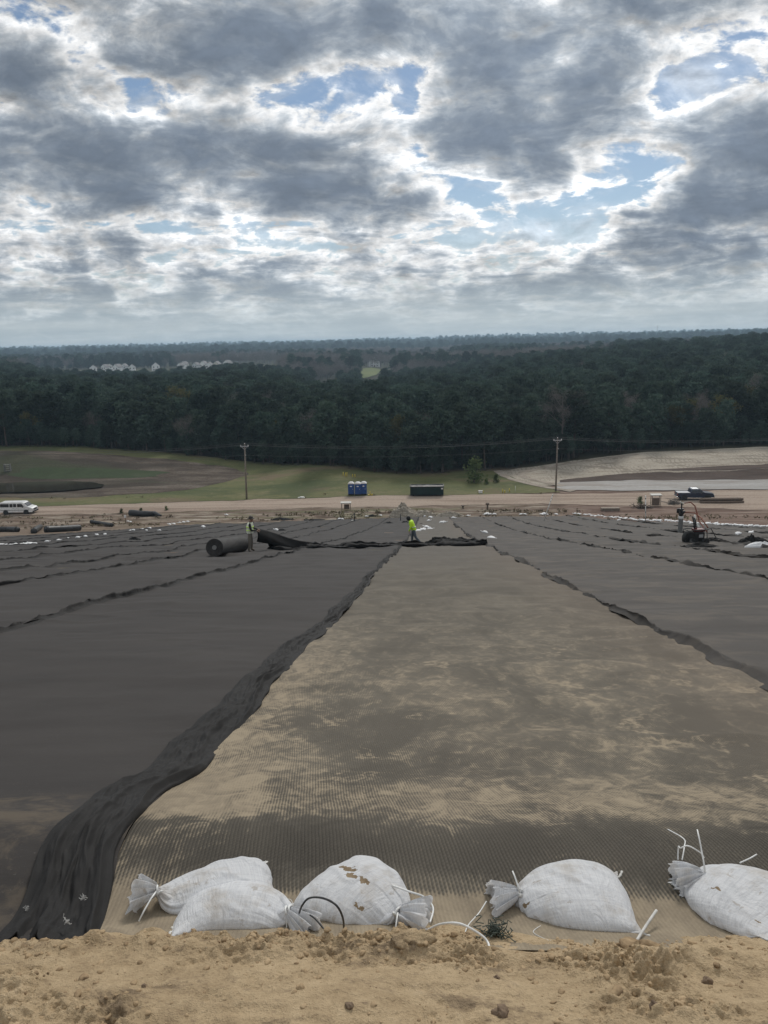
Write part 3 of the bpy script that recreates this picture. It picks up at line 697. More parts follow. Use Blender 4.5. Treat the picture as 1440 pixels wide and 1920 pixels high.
m_bark=earth('bark',[(.3,(.05,.04,.033)),(.5,(.095,.078,.066)),(.7,(.15,.125,.105))],1.5,12,bdist=.05,stretch=(1,1,.25))
m_palebark=earth('grey_bark',[(.3,(.10,.09,.08)),(.5,(.16,.148,.135)),(.7,(.21,.195,.18))],1.5,12,bdist=.05,stretch=(1,1,.25))
def tufts(rg,C,nper,spread,size,flat=.55):
    """needle or leaf sprays as small bent quads round each centre"""
    n=len(C)*nper
    P=np.repeat(C,nper,0)+rg.normal(0,1,(n,3))*spread*np.array([1,1,flat])
    a=rg.normal(0,1,(n,3)); a/=np.linalg.norm(a,axis=1)[:,None]
    b=np.cross(a,rg.normal(0,1,(n,3))); b/=np.linalg.norm(b,axis=1)[:,None]
    s=size*(.55+.9*rg.random((n,1)))
    V=np.stack([P-a*s,P-b*s*.42,P+a*s,P+b*s*.42],1).reshape(-1,3)
    return V,np.arange(n*4).reshape(-1,4)
def make_tree(kind,h,seed,name):
    rg=np.random.default_rng(seed); mb=MB(); C=[]
    root=empty(name)
    lx,ly=rg.normal(0,.02,2)*h
    def axis(f): return np.array([lx*f*f+.12*math.sin(f*5+seed),ly*f*f+.12*math.cos(f*4+seed),h*f])
    r0=.016*h+.03
    mb.tube([axis(f) for f in np.linspace(-.02,.97,9)],[r0*(1.25 if i==0 else 1-.86*i/8.5) for i in range(9)],7)
    if kind=='pine':
        lo=(.16,.30,.38,.12)[seed%4]; nl=32
        for k in range(nl):
            f=lo+(1-lo)*(k/nl)**.9*.97; az=k*2.4+rg.normal(0,.4)
            R=h*(.20*math.sin(math.pi*(.18+.80*(f-lo)/(1-lo)))**.8)*rg.uniform(.65,1.2)
            a=axis(f); d=np.array([math.cos(az),math.sin(az),0])
            e=a+d*R+np.array([0,0,R*rg.uniform(.05,.45)]); mid=(a+e)/2+np.array([0,0,-.06*R])
            mb.tube([a,mid,e],[r0*.30*(1.15-f),r0*.2*(1.15-f),.012],4,False)
            for q in (.45,.72,1.0):
                if q<1 and rg.random()<.25: continue
                C.append(a+(e-a)*q+rg.normal(0,.16,3))
                if q==1.0: C.append(e+np.array([rg.normal(0,.45),rg.normal(0,.45),rg.uniform(-.1,.4)]))
        C.append(axis(.99)); C.append(axis(.95))
        # a few dead stubs below the crown
        for k in range(5):
            f=rg.uniform(.08,lo); az=rg.uniform(0,6.3); a=axis(f)
            mb.tube([a,a+np.array([math.cos(az),math.sin(az),.1])*rg.uniform(.5,1.3)],[.03,.008],4,False)
        V,Q=tufts(rg,np.array(C),24,.042*h,.030*h); m1,m2=m_pine,m_bark
    elif kind in('hard','bare'):
        segs=[(axis(.35),np.array([0,0,1.]),h*.30,r0*.6,0)]
        for k in range(7):
            f=rg.uniform(.3,.8); az=k*2.4+rg.normal(0,.3); segs.append((axis(f),np.array([math.cos(az),math.sin(az),rg.uniform(.5,1.1)]),h*.34*(1.15-f*.6),r0*.45,0))
        twv=[]
        while segs:
            a,d,L,r,lv=segs.pop(0); d=d/np.linalg.norm(d); e=a+d*L+rg.normal(0,.06*L,3)
            mb.tube([a,(a+e)/2+rg.normal(0,.05*L,3),e],[r,r*.7,r*.4],4 if lv else 5,False)
            if lv<(3 if kind=='bare' else 2):
                for k in range(3):
                    nd=d*.9+rg.normal(0,.55,3)+np.array([0,0,.15]); q=rg.uniform(.45,1)
                    segs.append((a+(e-a)*q,nd,L*rg.uniform(.5,.72),r*.42,lv+1))
            else: C.append(e); C.append((a+e)/2)
        C=np.array(C)
        if kind=='hard': V,Q=tufts(rg,C,9,.045*h,.026*h,.8)
        else: V,Q=tufts(rg,C,7,.035*h,.028*h,.9); V=V.reshape(-1,4,3); cn=V.mean(1,keepdims=True); ax_=(V[:,2:3]-V[:,0:1])*.5; sd=(V[:,3:4]-V[:,1:2])*.5*.16; V=np.concatenate([cn-ax_,cn-sd,cn+ax_,cn+sd],1).reshape(-1,3)
        m1,m2=(m_hard,m_bark) if kind=='hard' else (m_twig,m_palebark)
    else:   # bush
        for k in range(22):
            az=rg.uniform(0,6.3); f=rg.uniform(.12,.95); R=h*.42*math.sin(math.pi*min(1,f*.85+.15))*rg.uniform(.3,1)
            e=np.array([math.cos(az)*R,math.sin(az)*R,h*f]); mb.tube([axis(f*.5),e],[.03,.01],4,False); C.append(e); C.append(e*.8+rg.normal(0,.1,3))
        V,Q=tufts(rg,np.array(C),20,.10*h,.055*h,.8); m1,m2=m_bush,m_bark
    trunk=mb.build('trunk',m2,root,smooth=True); crown=link('crown',npmesh('crown',V,Q,False),m1,root)
    root['_t']=1; del root['_t']
    return root,trunk,crown
PROTO=[]
for k,(kd,h,nm) in enumerate([('pine',12.5,'pine_tree'),('pine',11.5,'pine_tree'),('pine',13.5,'pine_tree'),('pine',10.5,'pine_tree'),('bare',10.5,'bare_tree'),('bare',9.5,'bare_tree'),('hard',10.5,'broadleaf_tree'),('bush',3.2,'shrub')]):
    PROTO.append(make_tree(kd,h,500+k,nm))
used_proto=set()
EDGE=np.array([(-150,186),(-117,184),(-86,181),(-62,180),(-41,173.5),(-28.6,166.8),(-18.5,161.3),(-11.4,157.6),(-.3,157.6),(8,160),(15.2,162.5),(22.4,167.5),(48.3,176.5),(78,179),(150,181)])
def place_tree(k,x,y,s,rz,label,cat,group,dz=0):
    if k not in used_proto: o=PROTO[k][0]; used_proto.add(k)
    else: o=copy_tree(PROTO[k][0])
    o.location=(x,y,Hs(x,y)-.1+dz); o.rotation_euler=(0,0,rz); o.scale=(s,s,s*random.uniform(.92,1.1)); tag(o,label,cat,group); return o
def forest_points(y0,y1,sp,margin,seed,grow=0.0):
    rg=np.random.default_rng(seed); out=[]; y=y0
    while y<y1:
        s=sp*(1+grow*(y-y0)); w=.60*y+margin
        xs=np.arange(-w-.04*y,w-.04*y,s); P=np.stack([xs+rg.uniform(-.42,.42,len(xs))*s,y+rg.uniform(-.42,.42,len(xs))*s],1); out.append(P); y+=s*.9
    return np.concatenate(out),rg
P,rg=forest_points(156,600,4.5,16,61,.0009)
P=P[P[:,1]>np.interp(P[:,0],EDGE[:,0],EDGE[:,1])+.5]
u=P[:,0]/P[:,1]
# clearings in the wood
def clear(u0,u1,y0,y1): 
    global P
    u=P[:,0]/P[:,1]; P=P[~((u>u0)&(u<u1)&(P[:,1]>y0)&(P[:,1]<y1))]
clear(-.148,-.115,340,600); clear(-.088,-.058,330,600)
kinds=rg.choice([0,1,2,3,4,5,6],len(P),p=[.24,.23,.23,.18,.045,.045,.03])
sc=rg.uniform(.80,1.12,len(P))*np.where(kinds<4,1,.95)
ordr=np.argsort(P[:,1]-np.interp(P[:,0],EDGE[:,0],EDGE[:,1])); inview=np.abs(P[:,0]/P[:,1]+.055)<.50
near=[i for i in ordr if inview[i]][:270]
nearset=set(near); rest=np.array([i for i in range(len(P)) if i not in nearset])
_tl={0:('tall dark green pine among the front rows of the wood','pine'),4:('bare grey tree among the pines in the front rows','tree'),6:('olive yellow leafy tree among the dark pines','tree')}
for i in near:
    k=int(kinds[i]); lb=_tl[0 if k<4 else 4 if k<6 else 6]
    place_tree(k,P[i,0],P[i,1],float(sc[i])*.96,rg.uniform(0,6.28),lb[0],lb[1],('pines in the front rows of the wood' if k<4 else 'bare trees in the front rows of the wood' if k<6 else 'leafy trees in the front rows of the wood'))
# single trees one can pick out
q=hit(1045,850); place_tree(4,29.5,171.5,1.12,1.0,'thin bare tree behind the utility pole standing by the sand bank','tree',None,2.0)
place_tree(6,at(340,745,212)[0],212,1.20,2.0,'pale olive tree rising among dark pines above the grassy left bank','tree',None,1)
place_tree(5,at(1428,760,196)[0],196,1.25,.5,'brownish bare tree at the right edge of the wood','tree',None,1.5)
def bush(px,py,s,label,rz=0):
    p=hit(px,py); o=place_tree(7,p[0],p[1],s,rz,label,'bush',None); return o
bush(890,905,1.45,'round green bush alone in front of the wood right of the dumpster',.3)
bush(930,905,.5,'low brown green bush beside the round green bush',1.3)
bush(912,908,.4,'small low bush at the foot of the round green bush',2.2)
bush(1200,945,.42,'dark scrubby plant left of the right hand shelter',.9)
bush(228,962,.28,'dry weed clump on the near edge of the road by the black pipe',.4)
bush(265,962,.30,'dry weed clump behind the thick black pipe',1.9)
bush(312,957,.26,'dry weed clump right of the thick black pipe',2.9)
# understorey along the edge, too thick to count
def scatter(name,pts,scale,rot,idx,protos,label,cat):
    me=bpy.data.meshes.new(name); n=len(pts)
    me.vertices.add(n); me.vertices.foreach_set('co',np.asarray(pts,np.float32).ravel())
    for nm,ty,d in (('scl','FLOAT',scale),('rz','FLOAT',rot),('idx','INT',idx)):
        at_=me.attributes.new(nm,ty,'POINT'); at_.data.foreach_set('value',np.asarray(d))
    o=bpy.data.objects.new(name,me); COL.objects.link(o); tag(o,label,cat,kind='stuff')
    g=bpy.data.node_groups.new(name,'GeometryNodeTree')
    g.interface.new_socket('Geometry',in_out='INPUT',socket_type='NodeSocketGeometry'); g.interface.new_socket('Geometry',in_out='OUTPUT',socket_type='NodeSocketGeometry')
    N=g.nodes; L=g.links; gi=N.new('NodeGroupInput'); go=N.new('NodeGroupOutput')
    gti=N.new('GeometryNodeGeometryToInstance')
    for (r,tr,cr) in reversed(protos):
        j=N.new('GeometryNodeJoinGeometry')
        for ob in (tr,cr):
            oi=N.new('GeometryNodeObjectInfo'); oi.transform_space='ORIGINAL'; oi.inputs['Object'].default_value=ob
            L.new(oi.outputs['Geometry'],j.inputs[0])
        one=N.new('GeometryNodeGeometryToInstance'); L.new(j.outputs[0],one.inputs[0]); L.new(one.outputs[0],gti.inputs[0])
        last=one
    # one list of instances to pick from
    j2=N.new('GeometryNodeJoinGeometry')
    for nd in [n_ for n_ in N if n_.bl_idname=='GeometryNodeGeometryToInstance' and n_ is not gti]: L.new(nd.outputs[0],j2.inputs[0])
    N.remove(gti)
    ip=N.new('GeometryNodeInstanceOnPoints'); L.new(gi.outputs[0],ip.inputs['Points']); L.new(j2.outputs[0],ip.inputs['Instance'])
    ip.inputs['Pick Instance'].default_value=True
    def attr(nm,ty):
        a=N.new('GeometryNodeInputNamedAttribute'); a.data_type=ty; a.inputs['Name'].default_value=nm; return a.outputs[0]
    L.new(attr('idx','INT'),ip.inputs['Instance Index'])
    cx=N.new('ShaderNodeCombineXYZ'); L.new(attr('rz','FLOAT'),cx.inputs[2]); L.new(cx.outputs[0],ip.inputs['Rotation'])
    cs=N.new('ShaderNodeCombineXYZ'); a=attr('scl','FLOAT')
    for q_ in range(3): L.new(a,cs.inputs[q_])
    L.new(cs.outputs[0],ip.inputs['Scale']); L.new(ip.outputs[0],go.inputs[0])
    md=o.modifiers.new('scatter','NODES'); md.node_group=g; return o
def ground_pts(P,dz=-.1): return np.stack([P[:,0],P[:,1],H(P[:,0],P[:,1])+dz],1)
R=P[rest]; scatter('pine_forest',ground_pts(R),sc[rest],rg.uniform(0,6.28,len(R)),kinds[rest],PROTO[:7],'dense dark pine wood covering the low hills beyond the site','wood')
ue=rg.uniform(-110,90,520); U=np.stack([ue,np.interp(ue,EDGE[:,0],EDGE[:,1])+rg.uniform(0,11,520)],1)
scatter('undergrowth',ground_pts(U),rg.uniform(.28,.52,520),rg.uniform(0,6.28,520),rg.integers(0,4,520),PROTO[:4],'tangled dark undergrowth and saplings along the foot of the wood','undergrowth')
# grey winter trees and pines beyond the houses
P2,rg2=forest_points(640,1700,8.5,40,62,.0012)
u2=P2[:,0]/P2[:,1]
ok=~((P2[:,1]<930)&(np.abs(u2+.36)<.17))
P2=P2[ok]; u2=P2[:,0]/P2[:,1]
ok=~((u2>-.085)&(u2<-.045)&(P2[:,1]<830)); P2=P2[ok]
mixn=fbm(P2[:,0]/90,P2[:,1]/120,77,3)
k2=np.where(mixn>.10,rg2.integers(0,4,len(P2)),rg2.integers(4,6,len(P2)))
s2=rg2.uniform(1.0,1.45,len(P2))
scatter('winter_wood',ground_pts(P2),s2,rg2.uniform(0,6.28,len(P2)),k2,PROTO[:6],'hazy mix of grey bare trees and pines beyond the houses','wood')
P3,rg3=forest_points(1720,5200,22,80,63,.0011)
scatter('distant_wood',ground_pts(P3,-.5),rg3.uniform(1.0,1.6,len(P3))*(1+P3[:,1]/6000),rg3.uniform(0,6.28,len(P3)),rg3.integers(0,4,len(P3)),PROTO[:4],'faraway pine wood running along the skyline','wood')

# weeds on the disturbed ground between slope and road
def weeds():
    rg_=np.random.default_rng(91); C=[]
    for k in range(1300):
        x=rg_.uniform(-75,60); y=rg_.choice([rg_.uniform(116,123),rg_.uniform(119,122.5),rg_.uniform(135.5,137)],p=[.55,.44,.01])
        if x<-38: y=rg_.uniform(108,122.5) if y<130 else y
        if x>24: y=rg_.uniform(100,118)
        if fbm(np.array([x/6]),np.array([y/1.5]),92,3)[0]<.02: continue
        C.append((x,y,Hs(x,y)+.12))
    C=np.array(C); V,Q=tufts(rg_,C,7,.20,.17,.45)
    m,t=newmat('dry_weeds'); p=t.n('ShaderNodeNewGeometry',out=0)
    finish(t,t.ramp(t.noise(p,.35,5,.6),[(.35,(.11,.085,.055)),(.5,(.16,.13,.08)),(.65,(.13,.125,.065))]),.9,spec=.1)
    tag(link('weeds',npmesh('weeds',V,Q,False),m),'dry weeds tufting the dug ground between the slope and the road','weeds',kind='stuff')
weeds()
# ================================================================== WHITE SANDBAGS (near)
def build_G():
    gx=np.arange(-1.9,1.9,.008); gy=np.arange(1.6,3.4,.008); X,Y=np.meshgrid(gx,gy)
    return np.maximum(H(X,Y)+.024,dirt_z(X,Y)+.002)
_G=build_G()
def Gz(x,y):
    fx=np.clip((x+1.9)/.008,0,_G.shape[1]-2); fy=np.clip((y-1.6)/.008,0,_G.shape[0]-2)
    i=fx.astype(int); j=fy.astype(int); a=fx-i; b=fy-j
    return (_G[j,i]*(1-a)+_G[j,i+1]*a)*(1-b)+(_G[j+1,i]*(1-a)+_G[j+1,i+1]*a)*b
def solve_bag(A,B,seed,Lb=.43,Lr=.105,C=.68,fill=1.0,steps=190,ruf_dir=(0,0,0),lift=0.0,neck=.06,hang=1.0):
    """a filled cloth sack lying on the earth: closed hem at A, tied neck at B; relaxed as cloth under gravity and filling"""
    rg=np.random.default_rng(seed); d=.0077
    nb=int(Lb/d); nr=int(Lr/d); nv=nb+1; nu=int(C/d); nu+=nu%2
    A=np.array(A,float)-np.array([0,.035,0]); B=np.array(B,float)-np.array([0,.035,0]); ax=B-A; L=np.hypot(*ax[:2]); ex=np.array([ax[0]/L,ax[1]/L,0]); ey=np.array([-ex[1],ex[0],0]); ez=np.array([0,0,1.])
    th=np.arange(nu)/nu*2*np.pi; s=np.arange(nv)/nb
    Wd=C/2; P=np.zeros((nv,nu,3)); k1=9+seed%4
    for j in range(nv):
        q=s[j]
        if q<=1:
            a=np.interp(q,[0,.12,.5,.8,.93,1],[Wd*.5,Wd*.47,Wd*.42,Wd*.33,Wd*.15,.014]); b=np.interp(q,[0,.1,.3,.65,.85,.95,1],[.002,.035,.075,.080,.06,.026,.011])
            am=.30*max(0,(q-.62)/.38)**2
        else:
            f=(q-1)/(s[-1]-1); a=.014+.062*f**.75; b=.011+.018*f; am=.30
        rr=1+am*np.sin(k1*th+seed)+am*.5*np.sin((2*k1+3)*th+seed*2)+.02*rg.normal(0,1,nu)*(q>.05)
        P[j]=A+ex*(min(q,1)*L*.97+max(0,q-1)*nb*d*.96)+ey*(a*np.cos(th)*rr)[:,None]+ez*(b*np.sin(th)*rr)[:,None]
    zb=Gz(P[:nb,:,0],P[:nb,:,1]).max(); P[:,:,2]+=Gz(P[:nb:4,::6,0].mean(),P[:nb:4,::6,1].mean())-A[2]+.075+lift
    rest_u=np.full(nv,d); rest_u[nb]=d*.13; rest_u[nb-1]=d*.20; rest_u[nb-2]=d*.5; rest_u[nb-3]=d*.8
    neckz=Gz(B[0],B[1])+neck
    Vv=np.zeros_like(P); Vt=.0052*fill*(Lb/.43)*(C/.68)**2; dt=1/70.
    w_anchor=np.array([B[0],B[1],neckz]); hem0=A.copy()
    def con(a,b,rest,k):
        D=b-a; l=np.sqrt((D*D).sum(-1,keepdims=True))+1e-9
        c=D*((l-rest)/l*.5*k); return c
    ru=rest_u[:,None,None]
    for st in range(steps):
        # pressure of the filling
        du=np.roll(P,-1,1)-np.roll(P,1,1); dv=np.zeros_like(P); dv[1:-1]=P[2:]-P[:-2]; dv[0]=P[1]-P[0]; dv[-1]=P[-1]-P[-2]
        N=np.cross(du,dv)*.25                      # area-weighted
        body=N[:nb+1]; Cn=P[:nb+1].reshape(-1,3).mean(0)
        Vol=((P[:nb+1]-Cn)*body).sum()/3
        if Vol<0: N=-N; Vol=-Vol
        pr=np.clip(3.2*(Vt-Vol)/Vt,-.5,3.0)
        zt=P[:nb,:,2].max(); hyd=1+1.1*(zt-P[...,2:3])/.15
        acc=np.zeros_like(P); acc[:nb]=N[:nb]*(pr*hyd[:nb])/(d*d)*60
        acc[...,2]-=9.8*np.where(np.arange(nv)<nb,1.0,.6)[:,None]
        Vv=(Vv+acc*dt)*.90; Vl=np.sqrt((Vv*Vv).sum(-1,keepdims=True)); Vv*=np.minimum(1,1.2/(Vl+1e-9))
        Q=P+Vv*dt
        for it in range(7):
            for par in (0,1):
                a=Q[:,par::2]; b=np.roll(Q,-1,1)[:,par::2]; c=con(a,b,ru,.95); Q[:,par::2]+=c
                idx=(np.arange(par,nu,2)+1)%nu; Q[:,idx]-=c
                a=Q[par:-1:2]; b=Q[par+1::2]; m=min(len(a),len(b)); c=con(a[:m],b[:m],d,.95); Q[par:-1:2][:m]+=c; Q[par+1::2][:m]-=c
            # light shear and bending
            a=Q[:-1]; b=np.roll(Q,-1,1)[1:]; rs=np.sqrt(d*d+(ru[:-1]*.5+ru[1:]*.5)**2); c=con(a,b,rs,.12); Q[:-1]+=c; Q[1:]-=np.roll(c,1,1)
            a=Q[1:]; b=np.roll(Q,-1,1)[:-1]; c=con(a,b,rs,.12); Q[1:]+=c; Q[:-1]-=np.roll(c,1,1)
            m_=(np.roll(Q,1,1)+np.roll(Q,-1,1))*.5-Q; Q+=m_*np.where(np.abs(np.arange(nv)-nb)<3,.015,.035)[:,None,None]
            m_=(Q[2:]+Q[:-2])*.5-Q[1:-1]; Q[1:-1]+=m_*.035
            # sewn hem: both faces together
            mir=(nu-np.arange(nu))%nu; Q[0]=(Q[0]+Q[0][mir])*.5; Q[1]=Q[1]*.75+Q[1][mir]*.25
            Q[nb]+=(w_anchor-Q[nb].mean(0))*.35
            for jj,rm in ((0,.013),(1,.019),(2,.030),(3,.046)):
                cc=Q[nb-jj].mean(0); D=Q[nb-jj]-cc; l=np.sqrt((D*D).sum(1,keepdims=True))+1e-9; Q[nb-jj]=cc+D*np.minimum(1,rm/l)
            g=Gz(Q[...,0],Q[...,1]); pen=Q[...,2]<g
            Q[...,2]=np.where(pen,g,Q[...,2])
            Q[...,:2]=np.where(pen[...,None],Q[...,:2]*.25+P[...,:2]*.75,Q[...,:2])
        Vv=(Q-P)/dt; P=Q
    return P,nb,d
def cloth_mat():
    m,t=newmat('woven_white'); uv=t.n('ShaderNodeUVMap',uv_map='uv'); u,v,_=t.xyz(uv)
    geo=t.n('ShaderNodeNewGeometry',out=0); oi=t.n('ShaderNodeObjectInfo',out=5)
    # flat tapes woven over and under
    su=t.m('SINE',t.m('MULTIPLY',u,2*math.pi/.0048)); sv=t.m('SINE',t.m('MULTIPLY',v,2*math.pi/.0048))
    wv=t.m('MULTIPLY',su,sv)
    lu=t.noise(t.cxyz(t.m('MULTIPLY',u,190.0),t.m('MULTIPLY',v,5.0),oi),1.0,3,.7); lv=t.noise(t.cxyz(t.m('MULTIPLY',u,5.0),t.m('MULTIPLY',v,190.0),oi),1.0,3,.7)
    thread=t.m('ADD',lu,lv)
    c=t.mix(t.map(thread,.75,1.25),(.72,.73,.75),(.87,.875,.885))
    cr=t.noise(t.v('MULTIPLY',uv,(1,1.6,1)),11,6,.65,1.2)
    c=t.mix(t.m('MULTIPLY',t.map(t.noise(geo,5.5,6,.65),.48,.68),.5),c,(.46,.39,.30))
    # soil rubbed in where the sack touches the ground is a stain of its own outline
    c=t.mix(t.m('MULTIPLY',t.map(t.noise(geo,17,6,.7,.4),.60,.68),.45),c,(.33,.25,.16))
    # tears that show the sand inside: centres are kept as object properties
    tear=None
    for k in range(4):
        a=t.n('ShaderNodeAttribute',attribute_name='tear%d'%k,attribute_type='OBJECT',out=1)
        ww=t.v('MULTIPLY',t.v('SUBTRACT',t.noise(uv,42,4,.6,color=True),(.5,.5,.5)),(.05,.02,0))
        ax_,ay_,sz=t.xyz(a); dlt=t.v('SUBTRACT',t.v('ADD',uv,ww),t.cxyz(ax_,ay_,0.0))
        dl=t.n('ShaderNodeVectorMath',{0:t.v('MULTIPLY',dlt,(1.9,.75,0))},operation='LENGTH',out=1)
        h=t.m('LESS_THAN',dl,sz); tear=h if tear is None else t.m('MAXIMUM',tear,h)
    c=t.mix(tear,c,t.ramp(t.noise(geo,30,4),[(.35,(.22,.155,.085)),(.65,(.34,.25,.15))]))
    hgt=t.m('MULTIPLY_ADD',wv,.35,t.m('MULTIPLY',thread,.6))
    nn=bump(t,hgt,.22,.002); pl=t.noise(t.cxyz(t.m('MULTIPLY',u,42.0),t.m('MULTIPLY',v,3.5),oi),1.0,3,.55,.8)
    nn=bump(t,t.m('MULTIPLY',pl,t.m('MULTIPLY',t.map(v,.20,.42),t.map(v,.45,.47,1.0,.25))),.6,.016,nn); fo=t.noise(t.v('MULTIPLY',t.v('ADD',uv,t.cxyz(oi,oi,0.0)),(1.0,2.6,1)),7.5,5,.6,1.6)
    nn=bump(t,t.m('ABSOLUTE',t.m('SUBTRACT',fo,.5)),.5,.03,nn); nn=bump(t,cr,.3,.012,nn); nn=bump(t,tear,-.8,.004,nn)
    b=t.n('ShaderNodeBsdfPrincipled',{'Base Color':c,'Roughness':.62,'Specular IOR Level':.35,'Normal':nn})
    tr=t.n('ShaderNodeBsdfTranslucent',{'Color':c}); mx=t.n('ShaderNodeMixShader',{0:.34,1:b,2:tr})
    t.n('ShaderNodeOutputMaterial',{'Surface':mx},out=None); return m
m_cloth=cloth_mat()
m_tie=plain('white_tie',(.72,.72,.70),.4,scale=20)
m_hem=plain('hem_tape',(.60,.585,.55),.75,scale=40,bmp=.3)
m_blackstrap=plain('black_strap',(.02,.02,.022),.4,scale=20)
def sandbag(name,A,B,seed,label,tears=(),tie_tail=None,fan=(1,0,0),spread=.05,droop=.02,**kw):
    P,nb,d=solve_bag(A,B,seed,**kw); nv,nu,_=P.shape
    rg=np.random.default_rng(seed+50)
    # ragged cut end of the neck
    # the free cloth beyond the tie fans out in pleats
    c0=P[nb].mean(0); Lr=kw.get('Lr',.105); fd=np.array(fan,float); fd/=np.linalg.norm(fd); wv_=np.cross(fd,(0,0,1.)); wv_/=np.linalg.norm(wv_); nv_=np.cross(wv_,fd)
    ang=np.arange(nu)/nu*2*np.pi; kp=7+seed%3; rows=[]
    for q in np.linspace(0,1,15)[1:]:
        w=.012+spread*q**.8; pl=(.010+.020*q)*np.sin(kp*ang+seed+.6*np.sin(3*ang+q))+.007*q*np.sin(17*ang+seed*2)
        th_=(.010+.020*q)*np.sin(ang)
        lead=Lr*q*(1+.10*np.sin(2*ang+seed)+.07*np.sin(5*ang+seed*1.7))
        if q==1: lead=lead+.006*np.where(np.arange(nu)%4<2,1,-1)+.005*rg.normal(0,1,nu)
        R_=c0+fd*lead[:,None]+wv_*(w*np.cos(ang)*(1+.18*np.sin(kp*.5*ang+seed)))[:,None]+nv_*(th_+pl)[:,None]+np.array([0,0,-droop*q*q])
        g=Gz(R_[:,0],R_[:,1])+.006; R_[:,2]=np.maximum(R_[:,2],g); rows.append(R_)
    P=np.concatenate([P,np.array(rows)],0); nv=len(P)
    # slack cloth: creases that gather at the tie and sag across the belly
    du=np.roll(P,-1,1)-np.roll(P,1,1); dv=np.gradient(P,axis=0); Nn=np.cross(du,dv); Nn/=np.linalg.norm(Nn,axis=2,keepdims=True)+1e-9
    if ((P[:nb]-P[:nb].reshape(-1,3).mean(0))*Nn[:nb]).sum()<0: Nn=-Nn
    jj=np.arange(nv)[:,None]*d+np.zeros((1,nu)); th=np.arange(nu)[None]/nu*2*np.pi; cx_,cy_=np.cos(th),np.sin(th)
    rid=lambda n_: np.maximum(0,1-np.abs(n_)*5.5)
    g1=np.clip((jj/(nb*d)-.45)/.5,0,1)*(jj<=nb*d); sw=fbm(jj*5,cx_*1.5+seed,seed,2)
    disp=.0075*rid(fbm(cx_*3.2+seed+.3*sw,cy_*3.2+jj*1.6,seed+3,2))*g1
    disp+=.0065*rid(fbm(cx_*1.3+jj*6.5+seed,cy_*1.3-jj*3.5,seed+5,2))*np.clip(fbm(cx_*1.2+seed*2,cy_*1.2+jj*4,seed+7,2)*4+.5,0,1)*np.minimum(1,jj/.05)*(1-g1)
    disp+=.009*fbm(cx_*1.5+jj*7+seed,cy_*1.5+jj*3,seed+9,3)*np.minimum(1,jj/.04)*(jj<nb*d*.97)
    P=P+Nn*disp[...,None]; P[...,2]=np.maximum(P[...,2],Gz(P[...,0],P[...,1])-.004)
    O=np.array([P[:nb,:,0].mean(),P[:nb,:,1].mean(),P[:nb,:,2].min()])
    root=empty(name,tuple(O)); tag(root,label,'sandbag','white sandbags holding the top edge of the fabric')
    Q=P-O
    uvv=np.stack(np.broadcast_arrays((np.arange(nu+1)*d)[None,:]+0*np.arange(nv)[:,None],(np.arange(nv)*d)[:,None]),-1)
    def part(j0,j1,nm):
        V=np.concatenate([Q[j0:j1],Q[j0:j1,:1]],1); n=j1-j0
        me=npmesh(nm,V.reshape(-1,3),grid_faces(n,nu+1),True,uvv[j0:j1].reshape(-1,2))
        bm=bmesh.new(); bm.from_mesh(me); bmesh.ops.remove_doubles(bm,verts=bm.verts,dist=1e-6); bmesh.ops.recalc_face_normals(bm,faces=bm.faces); bm.to_mesh(me); bm.free()
        me.polygons.foreach_set('use_smooth',[True]*len(me.polygons))
        o=link(nm,me,m_cloth,root); sd=o.modifiers.new('sub','SUBSURF'); sd.levels=1; sd.render_levels=1
        for k in range(4): o['tear%d'%k]=tuple(tears[k])+(0.,)*(3-len(tears[k])) if k<len(tears) else (9.,9.,0.)
        return o
    part(0,nb+1,'sack'); part(nb,nv,'ruffle')
    mb=MB(); loop=[tuple(Q[nb,i]+(Q[nb,i]-Q[nb].mean(0))*.25) for i in range(0,nu,4)]; loop.append(loop[0]); mb.tube(loop,.0042,6); 
    c=Q[nb].mean(0)
    if tie_tail is not None:
        e=np.array(tie_tail,float); mb.tube([c+np.array([0,-.012,.008]),c+e*.3+np.array([0,-.01,.012]),c+e*.7+np.array([0,-.005,.008]),c+e],[.0035,.003,.003,.0028],6)
    mb.build('tie',m_tie,root,smooth=True)
    mb=MB(); h=[tuple(Q[0,i]+np.array([0,0,.002])) for i in range(nu//2+1)]; mb.tube(h,[.0045+.0015*math.sin(i*2.3) for i in range(len(h))],6); mb.build('hem',m_hem,root,smooth=True)
    return root
def gp(px,py): p=hit(px,py); return np.array([p[0],p[1],p[2]])
sandbag('sandbag',gp(520,1655)+[0.02,.02,0],gp(303,1708)+[0,.02,0],3,'white sandbag lying half hidden behind the front one, tied at its left end',tie_tail=(-.03,-.12,-.03),Lb=.44,C=.68,neck=.075,fan=(-1,-.05,.10),spread=.058,Lr=.085)
sandbag('sandbag',gp(312,1745)+[0,.0,0],gp(545,1738)+[0,.01,0],11,'plump white sandbag in front of another, tied end next to the torn bag',tie_tail=(.0,-.05,-.07),Lb=.43,C=.72,neck=.055,fan=(1,-.55,-.22),spread=.045,Lr=.11)
sandbag('sandbag',gp(600,1655)+[0,.02,0],gp(742,1738)+[.01,.02,0],7,'torn white sandbag with sand showing through rips, second group from the left',tears=[(.205,.15,.024),(.232,.185,.016),(.222,.225,.016),(.30,.27,.012)],tie_tail=(-.01,-.10,-.04),C=.80,Lb=.43,neck=.045,fan=(1,-.12,.05),spread=.062,Lr=.10)
